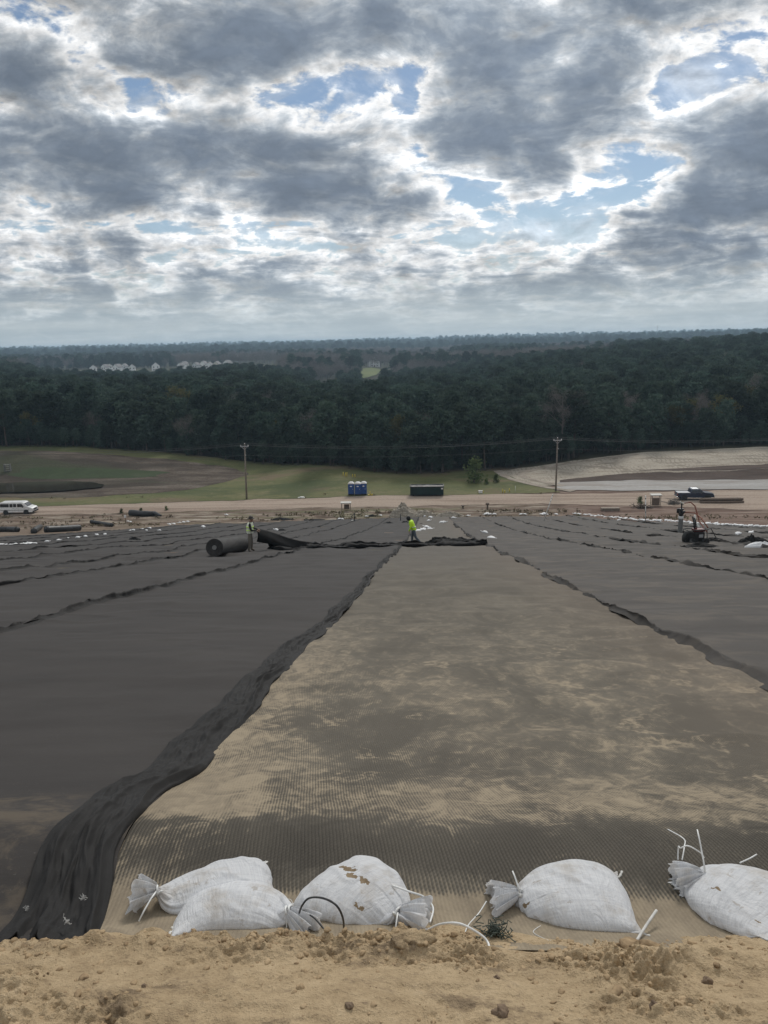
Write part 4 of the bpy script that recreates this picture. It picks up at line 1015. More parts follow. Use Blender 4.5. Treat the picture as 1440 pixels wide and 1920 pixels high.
sandbag('sandbag',gp(1190,1698)+[0,.0,0],gp(972,1702)+[0,.02,0],21,'white sandbag with a straight sewn hem, its tied neck beside the green tangle',tears=[(.13,.345,.011)],tie_tail=(-.02,.05,.05),C=.82,Lb=.45,neck=.05,fan=(-1,-.12,-.05),spread=.058,Lr=.10)
sandbag('sandbag',gp(1470,1745)+[0.02,0,0],gp(1312,1660)+[0,.0,0],5,'white sandbag cut by the right edge of the picture, its tied neck pointing left',tears=[(.12,.22,.011),(.06,.08,.010)],tie_tail=(.0,.10,.12),C=.80,Lb=.46,neck=.05,fan=(-1,.0,.0),droop=.03,spread=.05,Lr=.105)
# ================================================================== THINGS ON AND BEYOND THE SLOPE
P_white=plain('white_paint',(.74,.74,.73),.35,coat=.3); P_dark=plain('dark_rubber',(.018,.018,.018),.75,scale=8); P_glass=plain('tinted_glass',(.012,.014,.017),.08,spec=.8)
P_chrome=plain('chrome',(.62,.63,.64),.22,1.0); P_navy=plain('navy_paint',(.018,.026,.05),.4,coat=.25); P_blue=plain('blue_plastic',(.012,.06,.22),.45)
P_green=plain('dark_green_paint',(.005,.022,.02),.8,var=.35,scale=1.2); P_greyblk=plain('black_plastic',(.016,.016,.017),.55); P_red=plain('red_lens',(.30,.015,.012),.4)
P_wood=plain('weathered_wood',(.22,.18,.14),.85,var=.3,scale=6); P_paleroof=plain('pale_roof',(.50,.49,.45),.7); P_grey=plain('grey_pipe',(.17,.17,.165),.55)
P_yel=plain('yellow_plastic',(.55,.42,.03),.5); P_orange=plain('orange_hose',(.22,.075,.045),.7); P_pole=plain('pole_wood',(.20,.17,.14),.9,var=.25,scale=5)
P_steel=plain('galvanised',(.42,.43,.44),.45,.6); P_brown=plain('brown_board',(.13,.095,.07),.85,var=.25); P_bagw=plain('far_bag_cloth',(.76,.76,.76),.7,var=.06,scale=8)
P_black=fabric_mat('black_fabric',(.010,.0095,.0095),(.017,.0165,.016),fleck=.05,spec=.2); P_silver=plain('silver_trim',(.55,.56,.58),.35,.5); P_pvc=plain('white_pvc',(.72,.72,.68),.5)
def G(px,py,dz=0): p=hit(px,py,dz); return Vector(p)
def w2(px,py): p=hit(px,py); return p[0],p[1]
# ------------------------------------------------------------------ vehicles (front towards +x)
def car_body(mb,outline,W,tz,tumble):
    n=len(outline); V=[]
    def hw(z): return W/2-tumble*max(0,z-tz)
    for s in (-1,1):
        for x,z in outline: V.append((x,s*hw(z),z))
    mb.add(V,[list(range(n)),list(range(n,2*n))[::-1]]+[[k,n+k,n+(k+1)%n,(k+1)%n] for k in range(n)])
    return hw
def side_poly(mb,pts,hw,s,off=.004,th=.02):
    n=len(pts); V=[(x,s*(hw(z)+off),z) for x,z in pts]+[(x,s*(hw(z)-th),z) for x,z in pts]
    mb.add(V,[list(range(n)),list(range(n,2*n))[::-1]]+[[k,n+k,n+(k+1)%n,(k+1)%n] for k in range(n)])
def wheel(root,x,y,r,w=.24,chrome=True):
    M=Matrix.Translation((x,y,r))@Matrix.Rotation(math.pi/2,4,'X')
    a=MB(); a.lathe([(r*.62,-w/2),(r*.93,-w/2),(r,-w*.36),(r,w*.36),(r*.93,w/2),(r*.62,w/2)],24,M)
    wo=a.build('wheel',P_dark,root,auto=40)
    a=MB(); a.lathe([(r*.62,-w*.44),(r*.55,-w*.30),(r*.2,-w*.36),(r*.2,w*.36),(r*.55,w*.30),(r*.62,w*.44)],20,M); a.build('rim',P_chrome if chrome else P_steel,wo,auto=40)
def van(px,py,rz):
    p=G(px,py); root=empty('passenger_van',p,rz); tag(root,'white passenger van parked at the left end of the dirt road','van')
    O=[(-2.85,.42),(-2.85,.95),(-2.80,1.85),(-2.68,2.06),(-2.5,2.12),(.9,2.12),(1.18,2.08),(1.40,1.98),(2.02,1.36),(2.62,1.18),(2.80,1.05),(2.85,.85),(2.85,.42)]
    mb=MB(); hw=car_body(mb,O,2.0,1.1,.16); mb.build('body',P_white,root,bevel=.04)
    for s in (-1,1):
        for nm,ps in (('side_window',[(-2.65,1.33),(-1.15,1.33),(-1.15,1.86),(-2.62,1.86)]),('side_window',[(-1.02,1.33),(-.50,1.33),(-.50,1.86),(-1.02,1.86)]),('side_window',[(-.40,1.33),(.12,1.33),(.12,1.86),(-.40,1.86)]),('front_window',[(.28,1.33),(1.38,1.33),(1.20,1.72),(.98,1.86),(.28,1.86)])):
            a=MB(); side_poly(a,ps,hw,s); a.build(nm,P_glass,root)
        a=MB(); a.cyl((-1.75,s*.80,.42),(-1.75,s*1.004,.42),.46,20); a.cyl((1.72,s*.80,.42),(1.72,s*1.004,.42),.46,20); a.build('wheel_arch',P_greyblk,root)
        for x in (-1.75,1.72): wheel(root,x,s*.90,.37,chrome=False)
        a=MB(); a.box((1.28,s*1.12,1.38),(.10,.18,.24),bev=.02); a.build('mirror',P_greyblk,root)
        a=MB(); a.box((2.82,s*.72,.88),(.10,.34,.2),bev=.02); a.build('headlight',P_silver,root)
        a=MB(); a.box((-2.85,s*.86,1.25),(.05,.16,.5),bev=.01); a.build('tail_light',P_red,root)
        a=MB(); side_poly(a,[(-2.6,.78),(2.3,.78),(2.3,.84),(-2.6,.84)],hw,s,.012); a.build('trim_strip',P_greyblk,root)
        for x in (-.42,.2):
            a=MB(); a.box((x,s*1.005,1.12),(.16,.03,.035)); a.build('door_handle',P_greyblk,root)
    a=MB(); V=[(1.44,-.82,1.93),(1.44,.82,1.93),(2.0,.86,1.40),(2.0,-.86,1.40)]; a.add([(x+.02,y,z+.012) for x,y,z in V]+[(x-.02,y,z-.02) for x,y,z in V],[[0,1,2,3],[7,6,5,4],[0,4,5,1],[1,5,6,2],[2,6,7,3],[3,7,4,0]]); a.build('windscreen',P_glass,root)
    a=MB(); a.box((2.86,0,.52),(.16,1.98,.26),bev=.05); a.build('front_bumper',P_greyblk,root); a=MB(); a.box((2.85,0,.88),(.08,1.0,.26),bev=.02); a.build('grille',P_greyblk,root)
    a=MB(); a.box((-2.88,0,.52),(.14,1.98,.2),bev=.04); a.build('rear_bumper',P_greyblk,root)
    a=MB(); a.box((-2.853,0,1.55),(.02,1.5,.5),bev=.01); a.build('rear_window',P_glass,root)
van(36,963,math.radians(2))
def truck(px,py,rz):
    p=G(px,py); root=empty('pickup_truck',p,rz); tag(root,'dark navy pickup truck with a pale covered bed parked on the dirt road','pickup truck')
    O=[(-2.95,.55),(-2.95,1.28),(-.92,1.30),(-.86,1.34),(-.72,1.84),(-.55,1.94),(.55,1.94),(.72,1.90),(1.35,1.36),(2.5,1.24),(2.88,1.10),(2.95,.92),(2.95,.55)]
    mb=MB(); hw=car_body(mb,O,2.02,1.25,.28); mb.build('body',P_navy,root,bevel=.045)
    a=MB(); a.box((-1.93,0,1.315),(1.98,1.86,.06),bev=.02); a.build('bed_cover',plain('bed_cover',(.30,.31,.33),.5),root)
    a=MB(); a.box((-.05,0,1.945),(1.0,1.5,.02),bev=.008); a.build('roof_panel',P_silver,root)
    for s in (-1,1):
        for nm,ps in (('rear_window',[(-.72,1.36),(.05,1.36),(.05,1.80),(-.52,1.84),(-.62,1.78)]),('front_window',[(.13,1.36),(1.22,1.36),(.72,1.80),(.13,1.82)])):
            a=MB(); side_poly(a,ps,hw,s); a.build(nm,P_glass,root)
        a=MB(); a.cyl((-1.85,s*.8,.5),(-1.85,s*1.014,.5),.52,20); a.cyl((1.92,s*.8,.5),(1.92,s*1.014,.5),.52,20); a.build('wheel_arch',P_greyblk,root)
        for x in (-1.85,1.92): wheel(root,x,s*.92,.42)
        a=MB(); a.box((1.18,s*1.12,1.40),(.12,.2,.22),bev=.03); a.build('mirror',P_navy,root)
        a=MB(); a.box((2.9,s*.78,1.0),(.14,.4,.16),bev=.03); a.build('headlight',P_silver,root)
        a=MB(); a.box((-2.95,s*.9,1.05),(.06,.16,.36),bev=.02); a.build('tail_light',P_red,root)
        for x in (-.15,.85):
            a=MB(); a.box((x,s*1.012,1.20),(.2,.03,.04)); a.build('door_handle',P_chrome,root)
        a=MB(); a.box((-.1,s*1.02,.52),(2.2,.14,.07),bev=.02); a.build('side_step',P_chrome,root)
    a=MB(); V=[(.74,-.72,1.87),(.74,.72,1.87),(1.32,.86,1.40),(1.32,-.86,1.40)]; a.add([(x+.03,y,z+.012) for x,y,z in V]+[(x-.02,y,z-.03) for x,y,z in V],[[0,1,2,3],[7,6,5,4],[0,4,5,1],[1,5,6,2],[2,6,7,3],[3,7,4,0]]); a.build('windscreen',P_glass,root)
    for x,nm in ((2.98,'front_bumper'),(-3.0,'rear_bumper')):
        a=MB(); a.box((x,0,.62),(.16,1.96,.22),bev=.05); a.build(nm,P_chrome,root)
    a=MB(); a.box((2.93,0,.98),(.1,1.1,.3),bev=.03); a.build('grille',P_greyblk,root)
truck(1301,936.5,math.radians(-2))
# ------------------------------------------------------------------ portable toilets and dumpster
def toilet(px,py,rz,label):
    p=G(px,py); root=empty('portable_toilet',(p[0],p[1]+.6,Hs(p[0],p[1]+.6)+.12),rz); tag(root,label,'portable toilet','portable toilets beside the road')
    a=MB(); a.box((0,0,.10),(1.12,1.14,.2),bev=.03); a.build('base',P_greyblk,root)
    a=MB(); a.box((0,0,1.12),(1.02,1.04,1.86),bev=.06)
    for x in (-.5,.5): a.box((x,-.5,1.12),(.08,.08,1.84),bev=.02)
    a.build('cabin',P_blue,root)
    d=MB(); d.box((0,-.525,1.08),(.78,.04,1.66),bev=.02); d=d.build('door',P_blue,root)
    a=MB(); a.box((.30,-.56,1.1),(.05,.05,.16),bev=.01); a.build('handle',P_silver,d)
    a=MB(); V=[]; 
    for k in range(20): V.append((.20*math.cos(k*math.pi/10),.09*math.sin(k*math.pi/10)))
    a.prism([(x,z+1.62) for x,z in V],(-.552,-.548)); a.build('sign',P_white,d)
    a=MB(); prof=[(-.56,2.03),(-.56,2.10),(-.42,2.25),(-.2,2.34),(.2,2.34),(.42,2.25),(.56,2.10),(.56,2.03)]; a.prism(prof,(-.57,.57)); a.build('roof',P_white,root,bevel=.03)
    a=MB(); a.cyl((.38,.42,2.1),(.38,.42,2.5),.05,10); a.build('vent_pipe',P_greyblk,root)
toilet(658.5,930,.0,'leftmost blue portable toilet, standing a little apart from the other two')
toilet(671,930,.02,'middle blue portable toilet of three, close against the right one')
toilet(682,929.5,-.02,'rightmost blue portable toilet, next to a yellow object on the grass')
p=G(695,929); a=MB(); a.box((0,0,.12),(.9,.5,.14),bev=.04); a.box((-.1,0,.45),(.12,.12,.6),bev=.02); a.box((.25,0,.24),(.2,.3,.14),bev=.03); o=a.build('yellow_stand',P_yel); o.location=p; tag(o,'low yellow stand lying on the grass right of the blue toilets','stand')
def dumpster():
    p=G(800.5,931.5); root=empty('roll_off_dumpster',(p[0],p[1]+1.2,Hs(p[0],p[1]+1.2)+.1),.0); tag(root,'long dark green roll off dumpster beside the dirt road','dumpster')
    O=[(-2.95,.25),(-2.95,1.68),(2.95,1.68),(2.95,.25)]
    b=MB(); 
    for s in (-1,1): b.box((0,s*1.13,.98),(5.9,.06,1.4),bev=.01)
    b.box((-2.93,0,.98),(.06,2.2,1.4)); b.box((2.93,0,.98),(.06,2.2,1.4)); b.box((0,0,.30),(5.84,2.2,.08)); b.build('box',P_green,root)
    a=MB()
    for k in range(11):
        x=-2.75+k*.55
        for s in (-1,1): a.box((x,s*1.20,.93),(.09,.1,1.26),bev=.015)
    a.build('side_ribs',P_green,root)
    a=MB()
    for s in (-1,1): a.box((0,s*1.19,1.68),(6.0,.14,.12),bev=.02); a.box((0,s*.55,.16),(5.9,.12,.2))
    a.box((-2.98,0,1.68),(.12,2.3,.12)); a.box((2.98,0,1.68),(.12,2.3,.12)); a.build('top_rail',P_greyblk,root)
    X,Y=np.meshgrid(np.linspace(-2.86,2.86,50),np.linspace(-1.05,1.05,16)); Z=1.62+.10*fbm(X*1.5,Y*2,3,3)
    o=grid_obj('load',X,Y,Z,P_greyblk,root)
    for s in (-1,1):
        for x in (-2.4,2.4):
            w=MB(); w.cyl((x,s*.95,.16),(x,s*.75,.16),.16,14); w.build('wheel',P_greyblk,root)
    a=MB(); a.box((2.7,-1.262,1.35),(.34,.01,.24)); a.build('sticker',P_white,root)
    a=MB(); a.box((2.1,-1.0,.95),(.05,.05,.05)); 
dumpster()
# ------------------------------------------------------------------ shelters, boards, stakes
def shelter(px,py,w,h,label,box=False,tilt=.10):
    p=G(px,py); root=empty('shelter',p,.05); tag(root,label,'shelter')
    r=MB(); r.box((0,0,h),(w,.95,.07),(tilt,0,0),.015); r.box((0,-.45,h-.06),(w,.06,.14),(tilt,0,0)); r.build('roof',P_paleroof,root)
    for x in (-1,1):
        for y in (-.32,.32):
            a=MB(); a.box((x*w*.40,y,(h-.05)/2-.05),(.09,.09,h+.05),bev=.01); a.build('leg',P_wood,root)
    b=MB()
    if box: b.box((.05,0,h*.36),(w*.6,.55,h*.66),bev=.02); b.box((.05,-.29,h*.36),(w*.5,.03,h*.5),bev=.01)
    else: b.box((.1,.2,h*.42),(w*.5,.06,h*.62),bev=.01)
    b.build('cabinet' if box else 'back_board',P_brown,root)
shelter(649,957,1.75,1.35,'small pale roofed shelter on legs at the road edge, left of the dirt pile')
shelter(1229,947,1.75,1.75,'pale roofed shelter with a brown cabinet, left of the pickup truck',True,.14)
def slab(px,py,w,d,h,label,mat=P_wood,nm='board_stack',cat='boards',rz=.0,rows=3):
    p=G(px,py); a=MB()
    for k in range(rows): a.box((random.uniform(-.05,.05),0,h*(k+.5)/rows+.02),(w*random.uniform(.94,1),d,h/rows*.82),bev=.012)
    for x in (-.35,.35): a.box((x*w,0,.03),(.1,d*1.05,.1))
    o=a.build(nm,mat); o.location=p; o.rotation_euler=(0,0,rz); return tag(o,label,cat)
slab(1144,957,2.9,.9,.45,'low wooden pallet lying left of the white marker post','' and P_wood or P_wood,'pallet','pallet',0,2)
def beams():
    p=G(1352,943); a=MB()
    for k,(y,z,l) in enumerate([(-.35,.22,7.0),(.1,.22,6.8),(-.1,.62,6.9),(.35,.60,6.5)]): a.tube([(-l/2,y,z),(-l/4,y+.02,z+.02),(0,y,z),(l/4,y-.02,z+.01),(l/2,y,z)],.20,10)
    o=a.build('log_stack',P_brown,smooth=True); o.location=p; tag(o,'stack of long brown logs lying in front of the pickup truck','logs')
beams()
def brushpile(px,py,w,h,label,seed,mat,nm='brush_pile',cat='brush'):
    p=G(px,py); rg_=np.random.default_rng(seed); a=MB()
    for k in range(70):
        c=np.array([rg_.normal(0,w*.22),rg_.normal(0,.35),abs(rg_.normal(0,h*.35))]); d_=rg_.normal(0,1,3)*np.array([.5,.4,.25]); a.tube([c-d_,c,c+d_],[.035,.045,.015],4,False)
    o=a.build(nm,mat); o.location=p; tag(o,label,cat)
brushpile(1205,953,3.2,1.0,'heap of dark brush under the right hand shelter',5,m_bark)
brushpile(1263,945,1.8,.7,'heap of grey brush just left of the pickup truck wheels',6,m_palebark)
def stake(px,pyb,pyt,r,mat,label,cat,nm,lean=0,group=None,band=None,pxt=None):
    b=G(px,pyb); t_=at(px if pxt is None else pxt,pyt,b[1]); root=empty(nm,b); tag(root,label,cat,group)
    v=Vector(t_)-b; a=MB(); a.tube([(0,0,-.05),tuple(v)],[r,r*.95],8); a.build('shaft',mat,root,smooth=True)
    if band:
        n=band; a=MB()
        for k in range(n):
            f=(k+.45)/n; a.tube([tuple(v*f),tuple(v*(f+.14/n))],r*1.12,8)
        a.build('bands',P_greyblk,root,smooth=True)
    return root
stake(1019,978,926,.055,P_pvc,'long white pole with dark bands leaning to the right out of the grey fabric','pole','leaning_pole',band=9,pxt=1037)
stake(1210.5,979,929,.06,P_pvc,'upright white marker post at the white bag row, right of the leaning pole','post','marker_post',band=4)
YP='thin yellow marker posts on the grass'
for (x,b,t_,l) in [(643.5,893,885,'pair'),(648,894,886,'pair'),(650.5,894,885.5,'pair'),(661,895,889,'low'),(665.5,895,889,'low')]:
    stake(x,b,t_,.075,P_yel,'thin yellow post at the foot of the wood above the blue toilets','post','marker_post',group=YP)
for (x,b,t_) in [(942.5,924,917),(946.5,925,919),(955,923,916)]:
    stake(x,b,t_,.075,P_yel,'thin yellow post in the group of three left of the right utility pole','post','marker_post',group=YP)
stake(905.5,925,920,.07,P_yel,'single yellow post right of the dumpster beside a small white box','post','marker_post',group=YP)
stake(966.5,923,911,.03,P_pvc,'thin white stake between the three yellow posts and the sand bank','stake','marker_stake')
p=G(901,925); a=MB(); a.box((0,0,.25),(.7,.4,.4),bev=.03); a.box((0,0,.48),(.76,.46,.06),bev=.01); o=a.build('white_box',P_white); o.location=p; tag(o,'small white box on the grass right of the dumpster','box')
p=G(565,934); a=MB(); a.box((0,0,.12),(1.2,.4,.14),bev=.04); a.box((.1,.1,.22),(.7,.3,.12),(0,.1,.4),.03); o=a.build('pale_scrap',P_pvc); o.location=p; tag(o,'pale scrap on the far edge of the road left of the blue toilets','scrap')
stake(573,935,930,.06,P_brown,'short brown stake on the road edge left of the blue toilets','stake','marker_stake')
r_=stake(235.5,980,967,.05,P_brown,'short stake with a white top left of the thick black pipe','stake','marker_stake'); a=MB(); a.box((0,0,1.0),(.30,.12,.45),bev=.03); a.build('flag',P_white,r_)
stake(751,977,964,.06,P_greyblk,'short black pipe standing on the fabric left of the worker in yellow','pipe','riser_pipe')
def hoop():
    b=G(664.5,977); root=empty('riser_pipe',b); tag(root,'black riser pipe with a bent hose, left of the dirt pile','pipe')
    a=MB(); a.cyl((0,0,-.1),(0,0,1.1),.07,8); a.cyl((0,0,1.0),(.0,0,1.18),.10,8); a.build('pipe',P_greyblk,root,smooth=True)
    a=MB(); a.tube([(-.05,0,.95),(-.3,0,.85),(-.45,0,.5),(-.5,0,.0)],.05,6); a.build('hose',P_greyblk,root,smooth=True)
    a=MB(); a.box((-.35,0,.08),(.35,.2,.12),bev=.03); a.build('foot',P_pvc,root)
hoop()
for (px,py,h,l) in [(868,953,.55,'short rusty post on the dirt right of the pile'),(914,954,1.0,'rusty stump like post at the toe of the slope left of the leaning pole')]:
    b=G(px,py); root=empty('rusty_post',b); tag(root,l,'post'); a=MB(); a.lathe([(.16,-.05),(.14,h*.7),(.30,h*.72),(.32,h*.95),(.2,h)],10); a.build('shaft',P_brown,root,auto=40)
# ------------------------------------------------------------------ utility poles and lines
PT=[]
def pole(px,pyb,pyt,pxt,label):
    b=G(px,pyb); t_=Vector(at(pxt,pyt,b[1])); h=(t_-b).length; root=empty('utility_pole',b); tag(root,label,'utility pole','utility poles along the road')
    v=t_-b; a=MB(); a.tube([(0,0,-.3),tuple(v*.5),tuple(v)],[.17,.145,.12],10); a.build('shaft',P_pole,root,smooth=True)
    a=MB(); a.box(tuple(v*.955+Vector((0,-.16,0))),(1.5,.11,.13),bev=.01); a.box(tuple(v*.955+Vector((-.32,-.14,-.28))),(.75,.05,.05),(0,.75,0)); a.box(tuple(v*.955+Vector((.32,-.14,-.28))),(.75,.05,.05),(0,-.75,0)); a.build('crossarm',P_steel,root)
    tops=[]
    for dx,dz in ((-.66,.16),(0,.0),(.66,.16)):
        c=v*(.955 if dx else 1.0)+Vector((dx,-.16 if dx else 0,dz)); a=MB(); a.lathe([(.03,-.16),(.09,-.1),(.05,-.05),(.1,0),(.05,.05),(.08,.09),(.02,.13)],10,Matrix.Translation(c)); a.build('insulator',P_white,root,auto=50); tops.append(b+c+Vector((0,0,.13)))
    c=v*.80+Vector((.16,-.1,0)); a=MB(); a.lathe([(.03,-.1),(.08,0),(.03,.1)],8,Matrix.Translation(c)); a.build('neutral_bracket',P_steel,root); tops.append(b+c)
    PT.append(tops)
pole(462.5,936,832,458.5,'utility pole on the grass between the white van and the blue toilets')
pole(1042,921,821,1045.5,'utility pole at the right, standing at the foot of the sand bank')
def wires():
    m=plain('wire',(.10,.10,.10),.5,.3)
    for k in range(4):
        A,B=PT[0][k],PT[1][k]; d=B-A; pts=[]
        for q in (-2,-1,0,1):
            L_=A+d*q; R_=A+d*(q+1)
            for i in range(16):
                f=i/16; pts.append(L_.lerp(R_,f)-Vector((0,0,1.1*4*f*(1-f)*(1 if k<3 else .75))))
        pts.append(A+d*2); pts=[p-Vector((0,0,0.012*0)) for p in pts if -125<p.x<140]
        o=bpy.data.objects; a=MB(); a.tube(pts,.022,5); ob=a.build('power_line',m,smooth=True)
        tag(ob,['top power line wire on the left insulator side of both utility poles','topmost power line wire running over the tips of both utility poles','top power line wire on the right insulator side of both utility poles','lowest power line wire running below the crossarms of both utility poles'][k],'power line','power lines between the utility poles')
wires()
# ------------------------------------------------------------------ the roll and the fabric being pulled out
def roll():
    r=.375; y0,y1=31.75,36.0; x0,x1=-9.28,-9.15
    A=Vector((x0,y0,Hs(x0,y0)+r+.05)); B=Vector((x1,y1,Hs(x1,y1)+r+.05)); d=B-A; L=d.length
    root=empty('geotextile_roll',A); tag(root,'big roll of black geotextile by the worker in the pale vest','fabric roll')
    M=d.to_track_quat('Z','Y').to_matrix().to_4x4()
    mb=MB(); prof=[(.10,.01)]
    for k in range(12):
        q=.10+(r-.10)*k/11; prof+= [(q,.012*(k%2)),(q+.01,.006+.012*((k+1)%2))]
    prof+=[(r,.03),(r*1.01,L*.3),(r*.99,L*.7),(r,L-.03),(.1,L)]
    mb.lathe(prof,40,M); m,t=newmat('rolled_geotextile'); p=t.n('ShaderNodeTexCoord',out=3)
    n=t.noise(t.v('MULTIPLY',p,(6,.4,6)),1.2,5,.6); finish(t,t.mix(t.map(n,.3,.7),(.038,.036,.035),(.058,.055,.053)),.8,bump(t,n,.4,.02),spec=.3)
    mb.build('rolled_fabric',m,root,auto=35)
    c=MB(); c.lathe([(.065,-.03),(.10,-.03),(.10,.05),(.065,.05)],20,M); c.build('core',P_grey,root)
    # the loose outer turn
    return r
roll()
def strip(name,path,width,h,mat,label,cat,seed,parent=None,folds=3,n=220):
    """fabric bunched along a path on the slope"""
    P_=np.array(path,float); d=np.r_[0,np.cumsum(np.hypot(*np.diff(P_[:,:2],axis=0).T))]; s=np.linspace(0,d[-1],n)
    C=np.stack([np.interp(s,d,P_[:,k]) for k in range(P_.shape[1])],1)
    for _ in range(12): C[1:-1]=(C[:-2]+2*C[1:-1]+C[2:])/4
    T=np.gradient(C[:,:2],axis=0); T/=np.linalg.norm(T,axis=1)[:,None]; N=np.stack([-T[:,1],T[:,0]],1)
    k=40; t=np.linspace(-1,1,k)[None]; S_=s[:,None]
    w=width*(1+.5*fbm(s/1.3,s*0,seed,3))[:,None]*np.minimum(1,np.minimum(s,d[-1]-s)/.5+.25)[:,None]
    ph=2.2*fbm(S_/1.6,t*.8,seed+1,3)
    z=h*(1+.9*fbm(S_/.9,S_*0,seed+2,3))*(1-t*t)**.6*(.45+.55*np.abs(np.cos(folds*np.pi*.5*t+ph)))+h*.5*fbm(S_/.35,t*2.2,seed+3,4)*(1-t*t)
    off=t*w+.18*width*np.sin(folds*np.pi*t+ph)
    X=C[:,0:1]+N[:,0:1]*off; Y=C[:,1:2]+N[:,1:2]*off
    Z=H(X,Y)+.05+z
    o=grid_obj(name,X,Y,Z,mat,parent); 
    if label: tag(o,label,cat)
    return o
strip('bunched_fabric',[(-7.9,36.6),(-6.6,38.6),(-4.6,40.3),(-2.2,41.4),(0.6,41.6),(2.9,41.2)],.52,.26,P_black,'long bunched train of black fabric stretched between the two workers','fabric',401)
strip('bunched_fabric',[(0.2,42.9),(1.2,42.3),(2.4,42.0),(3.2,41.6)],.34,.34,P_black,'crumpled black fabric heap right behind the worker in yellow','fabric',431,n=90)
strip('bunched_fabric',[(-1.1,44.6),(-.5,43.9),(.3,43.4)],.25,.22,P_black,'small fold of black fabric beyond the feet of the worker in yellow','fabric',441,n=60)
def held_sheet():
    n=70; f=np.linspace(0,1,n)[:,None]; t=np.linspace(0,1,14)[None]
    A=np.array([-8.28,35.45]); B=np.array([-5.35,40.3])
    X=A[0]+(B[0]-A[0])*f+.0*t; Y=A[1]+(B[1]-A[1])*f+0*t
    g=H(X,Y); top=1.10*(1-f)**1.15+.12+.05*np.sin(f*9); low=.52*(1-f)**2.0+.05
    Z=g+low+(top-low)*t; X=X+.10*np.sin(t*3+f*6)*(1-f*.5); Y=Y-.35*(1-t)*f-.12*np.sin(t*3.1)
    o=grid_obj('held_fabric',X,Y,Z,P_black); tag(o,'black fabric edge lifted off the slope by the worker in the pale vest','fabric')
    md=o.modifiers.new('thick','SOLIDIFY'); md.thickness=.02
held_sheet()
# ------------------------------------------------------------------ people
def person(name,base,rz,J,R,E,label,mats,seg,hat,vest,boots=True):
    """one skinned body; J joints, R radii, E bones, seg(bone)->material slot"""
    root=empty(name,base,rz); tag(root,label,'person')
    names=list(J); me=bpy.data.meshes.new('body'); me.from_pydata([J[k] for k in names],[(names.index(a),names.index(b)) for a,b in E],[])
    o=bpy.data.objects.new('body_tmp',me); COL.objects.link(o)
    md=o.modifiers.new('skin','SKIN'); md.use_smooth_shade=True
    sv=me.skin_vertices[0].data if len(me.skin_vertices) else None
    if sv is None:
        bm=bmesh.new(); bm.from_mesh(me); bm.verts.layers.skin.verify(); bm.to_mesh(me); bm.free(); sv=me.skin_vertices[0].data
    for i,k in enumerate(names):
        r=R[k]; sv[i].radius=(r,r) if not isinstance(r,tuple) else r; sv[i].use_root=(k=='pelvis')
    sb=o.modifiers.new('sub','SUBSURF'); sb.levels=2; sb.render_levels=2
    dg=bpy.context.evaluated_depsgraph_get(); new=bpy.data.meshes.new_from_object(o.evaluated_get(dg)); bpy.data.objects.remove(o)
    b=link('body',new,mats,root)
    pa=np.array([J[a] for a,_ in E]); pb=np.array([J[c] for _,c in E]); co=np.empty(len(new.vertices)*3); new.vertices.foreach_get('co',co); co=co.reshape(-1,3)
    D=pb-pa; L2=(D*D).sum(1)+1e-9
    for pl in new.polygons:
        c=co[list(pl.vertices)].mean(0); t=np.clip(((c-pa)*D).sum(1)/L2,0,1); q=pa+D*t[:,None]; rr=np.array([ (R[x] if not isinstance(R[x],tuple) else R[x][0]) for x,_ in E])
        k=int((((c-q)**2).sum(1)-(rr*.4)**2).argmin()); pl.material_index=seg(E[k],t[k]); pl.use_smooth=True
    return root
def hand(J,R,E,w,tag_,f,d,palm_n):
    """palm and five unequal curled fingers from wrist w along d"""
    d=np.array(d,float); d/=np.linalg.norm(d); n=np.array(palm_n,float); s=np.cross(d,n); s/=np.linalg.norm(s); n=np.cross(s,d); W_=np.array(J[w])
    pk='palm'+tag_; J[pk]=tuple(W_+d*.055); R[pk]=(.034,.018); E.append((w,pk))
    for k,(o,l) in enumerate(((-.03,.066),(-.01,.078),(.01,.072),(.03,.056))):
        a=W_+d*.095+s*o; b=a+d*l*.55-n*l*.30; c=b+d*l*.15-n*l*.42
        for q,v,r in (('a',a,.0095),('b',b,.009),('c',c,.0075)): J['f%d%s%s'%(k,q,tag_)]=tuple(v); R['f%d%s%s'%(k,q,tag_)]=r
        E+= [(pk,'f%da%s'%(k,tag_)),('f%da%s'%(k,tag_),'f%db%s'%(k,tag_)),('f%db%s'%(k,tag_),'f%dc%s'%(k,tag_))]
    a=W_+d*.045-s*.045-n*.01; b=a+d*.035-s*.02-n*.02
    J['ta'+tag_]=tuple(a);J['tb'+tag_]=tuple(b);R['ta'+tag_]=.011;R['tb'+tag_]=.009; E+=[(pk,'ta'+tag_),('ta'+tag_,'tb'+tag_)]
P_skin=plain('skin',(.32,.19,.13),.6); P_khaki=plain('khaki_cloth',(.17,.15,.125),.9,bmp=.3); P_jean=plain('blue_grey_denim',(.085,.105,.125),.9,bmp=.3); P_blackcl=plain('black_cloth',(.014,.014,.015),.9); P_hivis=plain('hi_vis_yellow',(.52,.80,.03),.7); P_palevest=plain('pale_vest',(.74,.77,.62),.8); P_boot=plain('boot_leather',(.07,.05,.038),.8); P_hat=plain('dark_hat',(.04,.033,.028),.7); P_eye=plain('eye',(.02,.015,.012),.3)
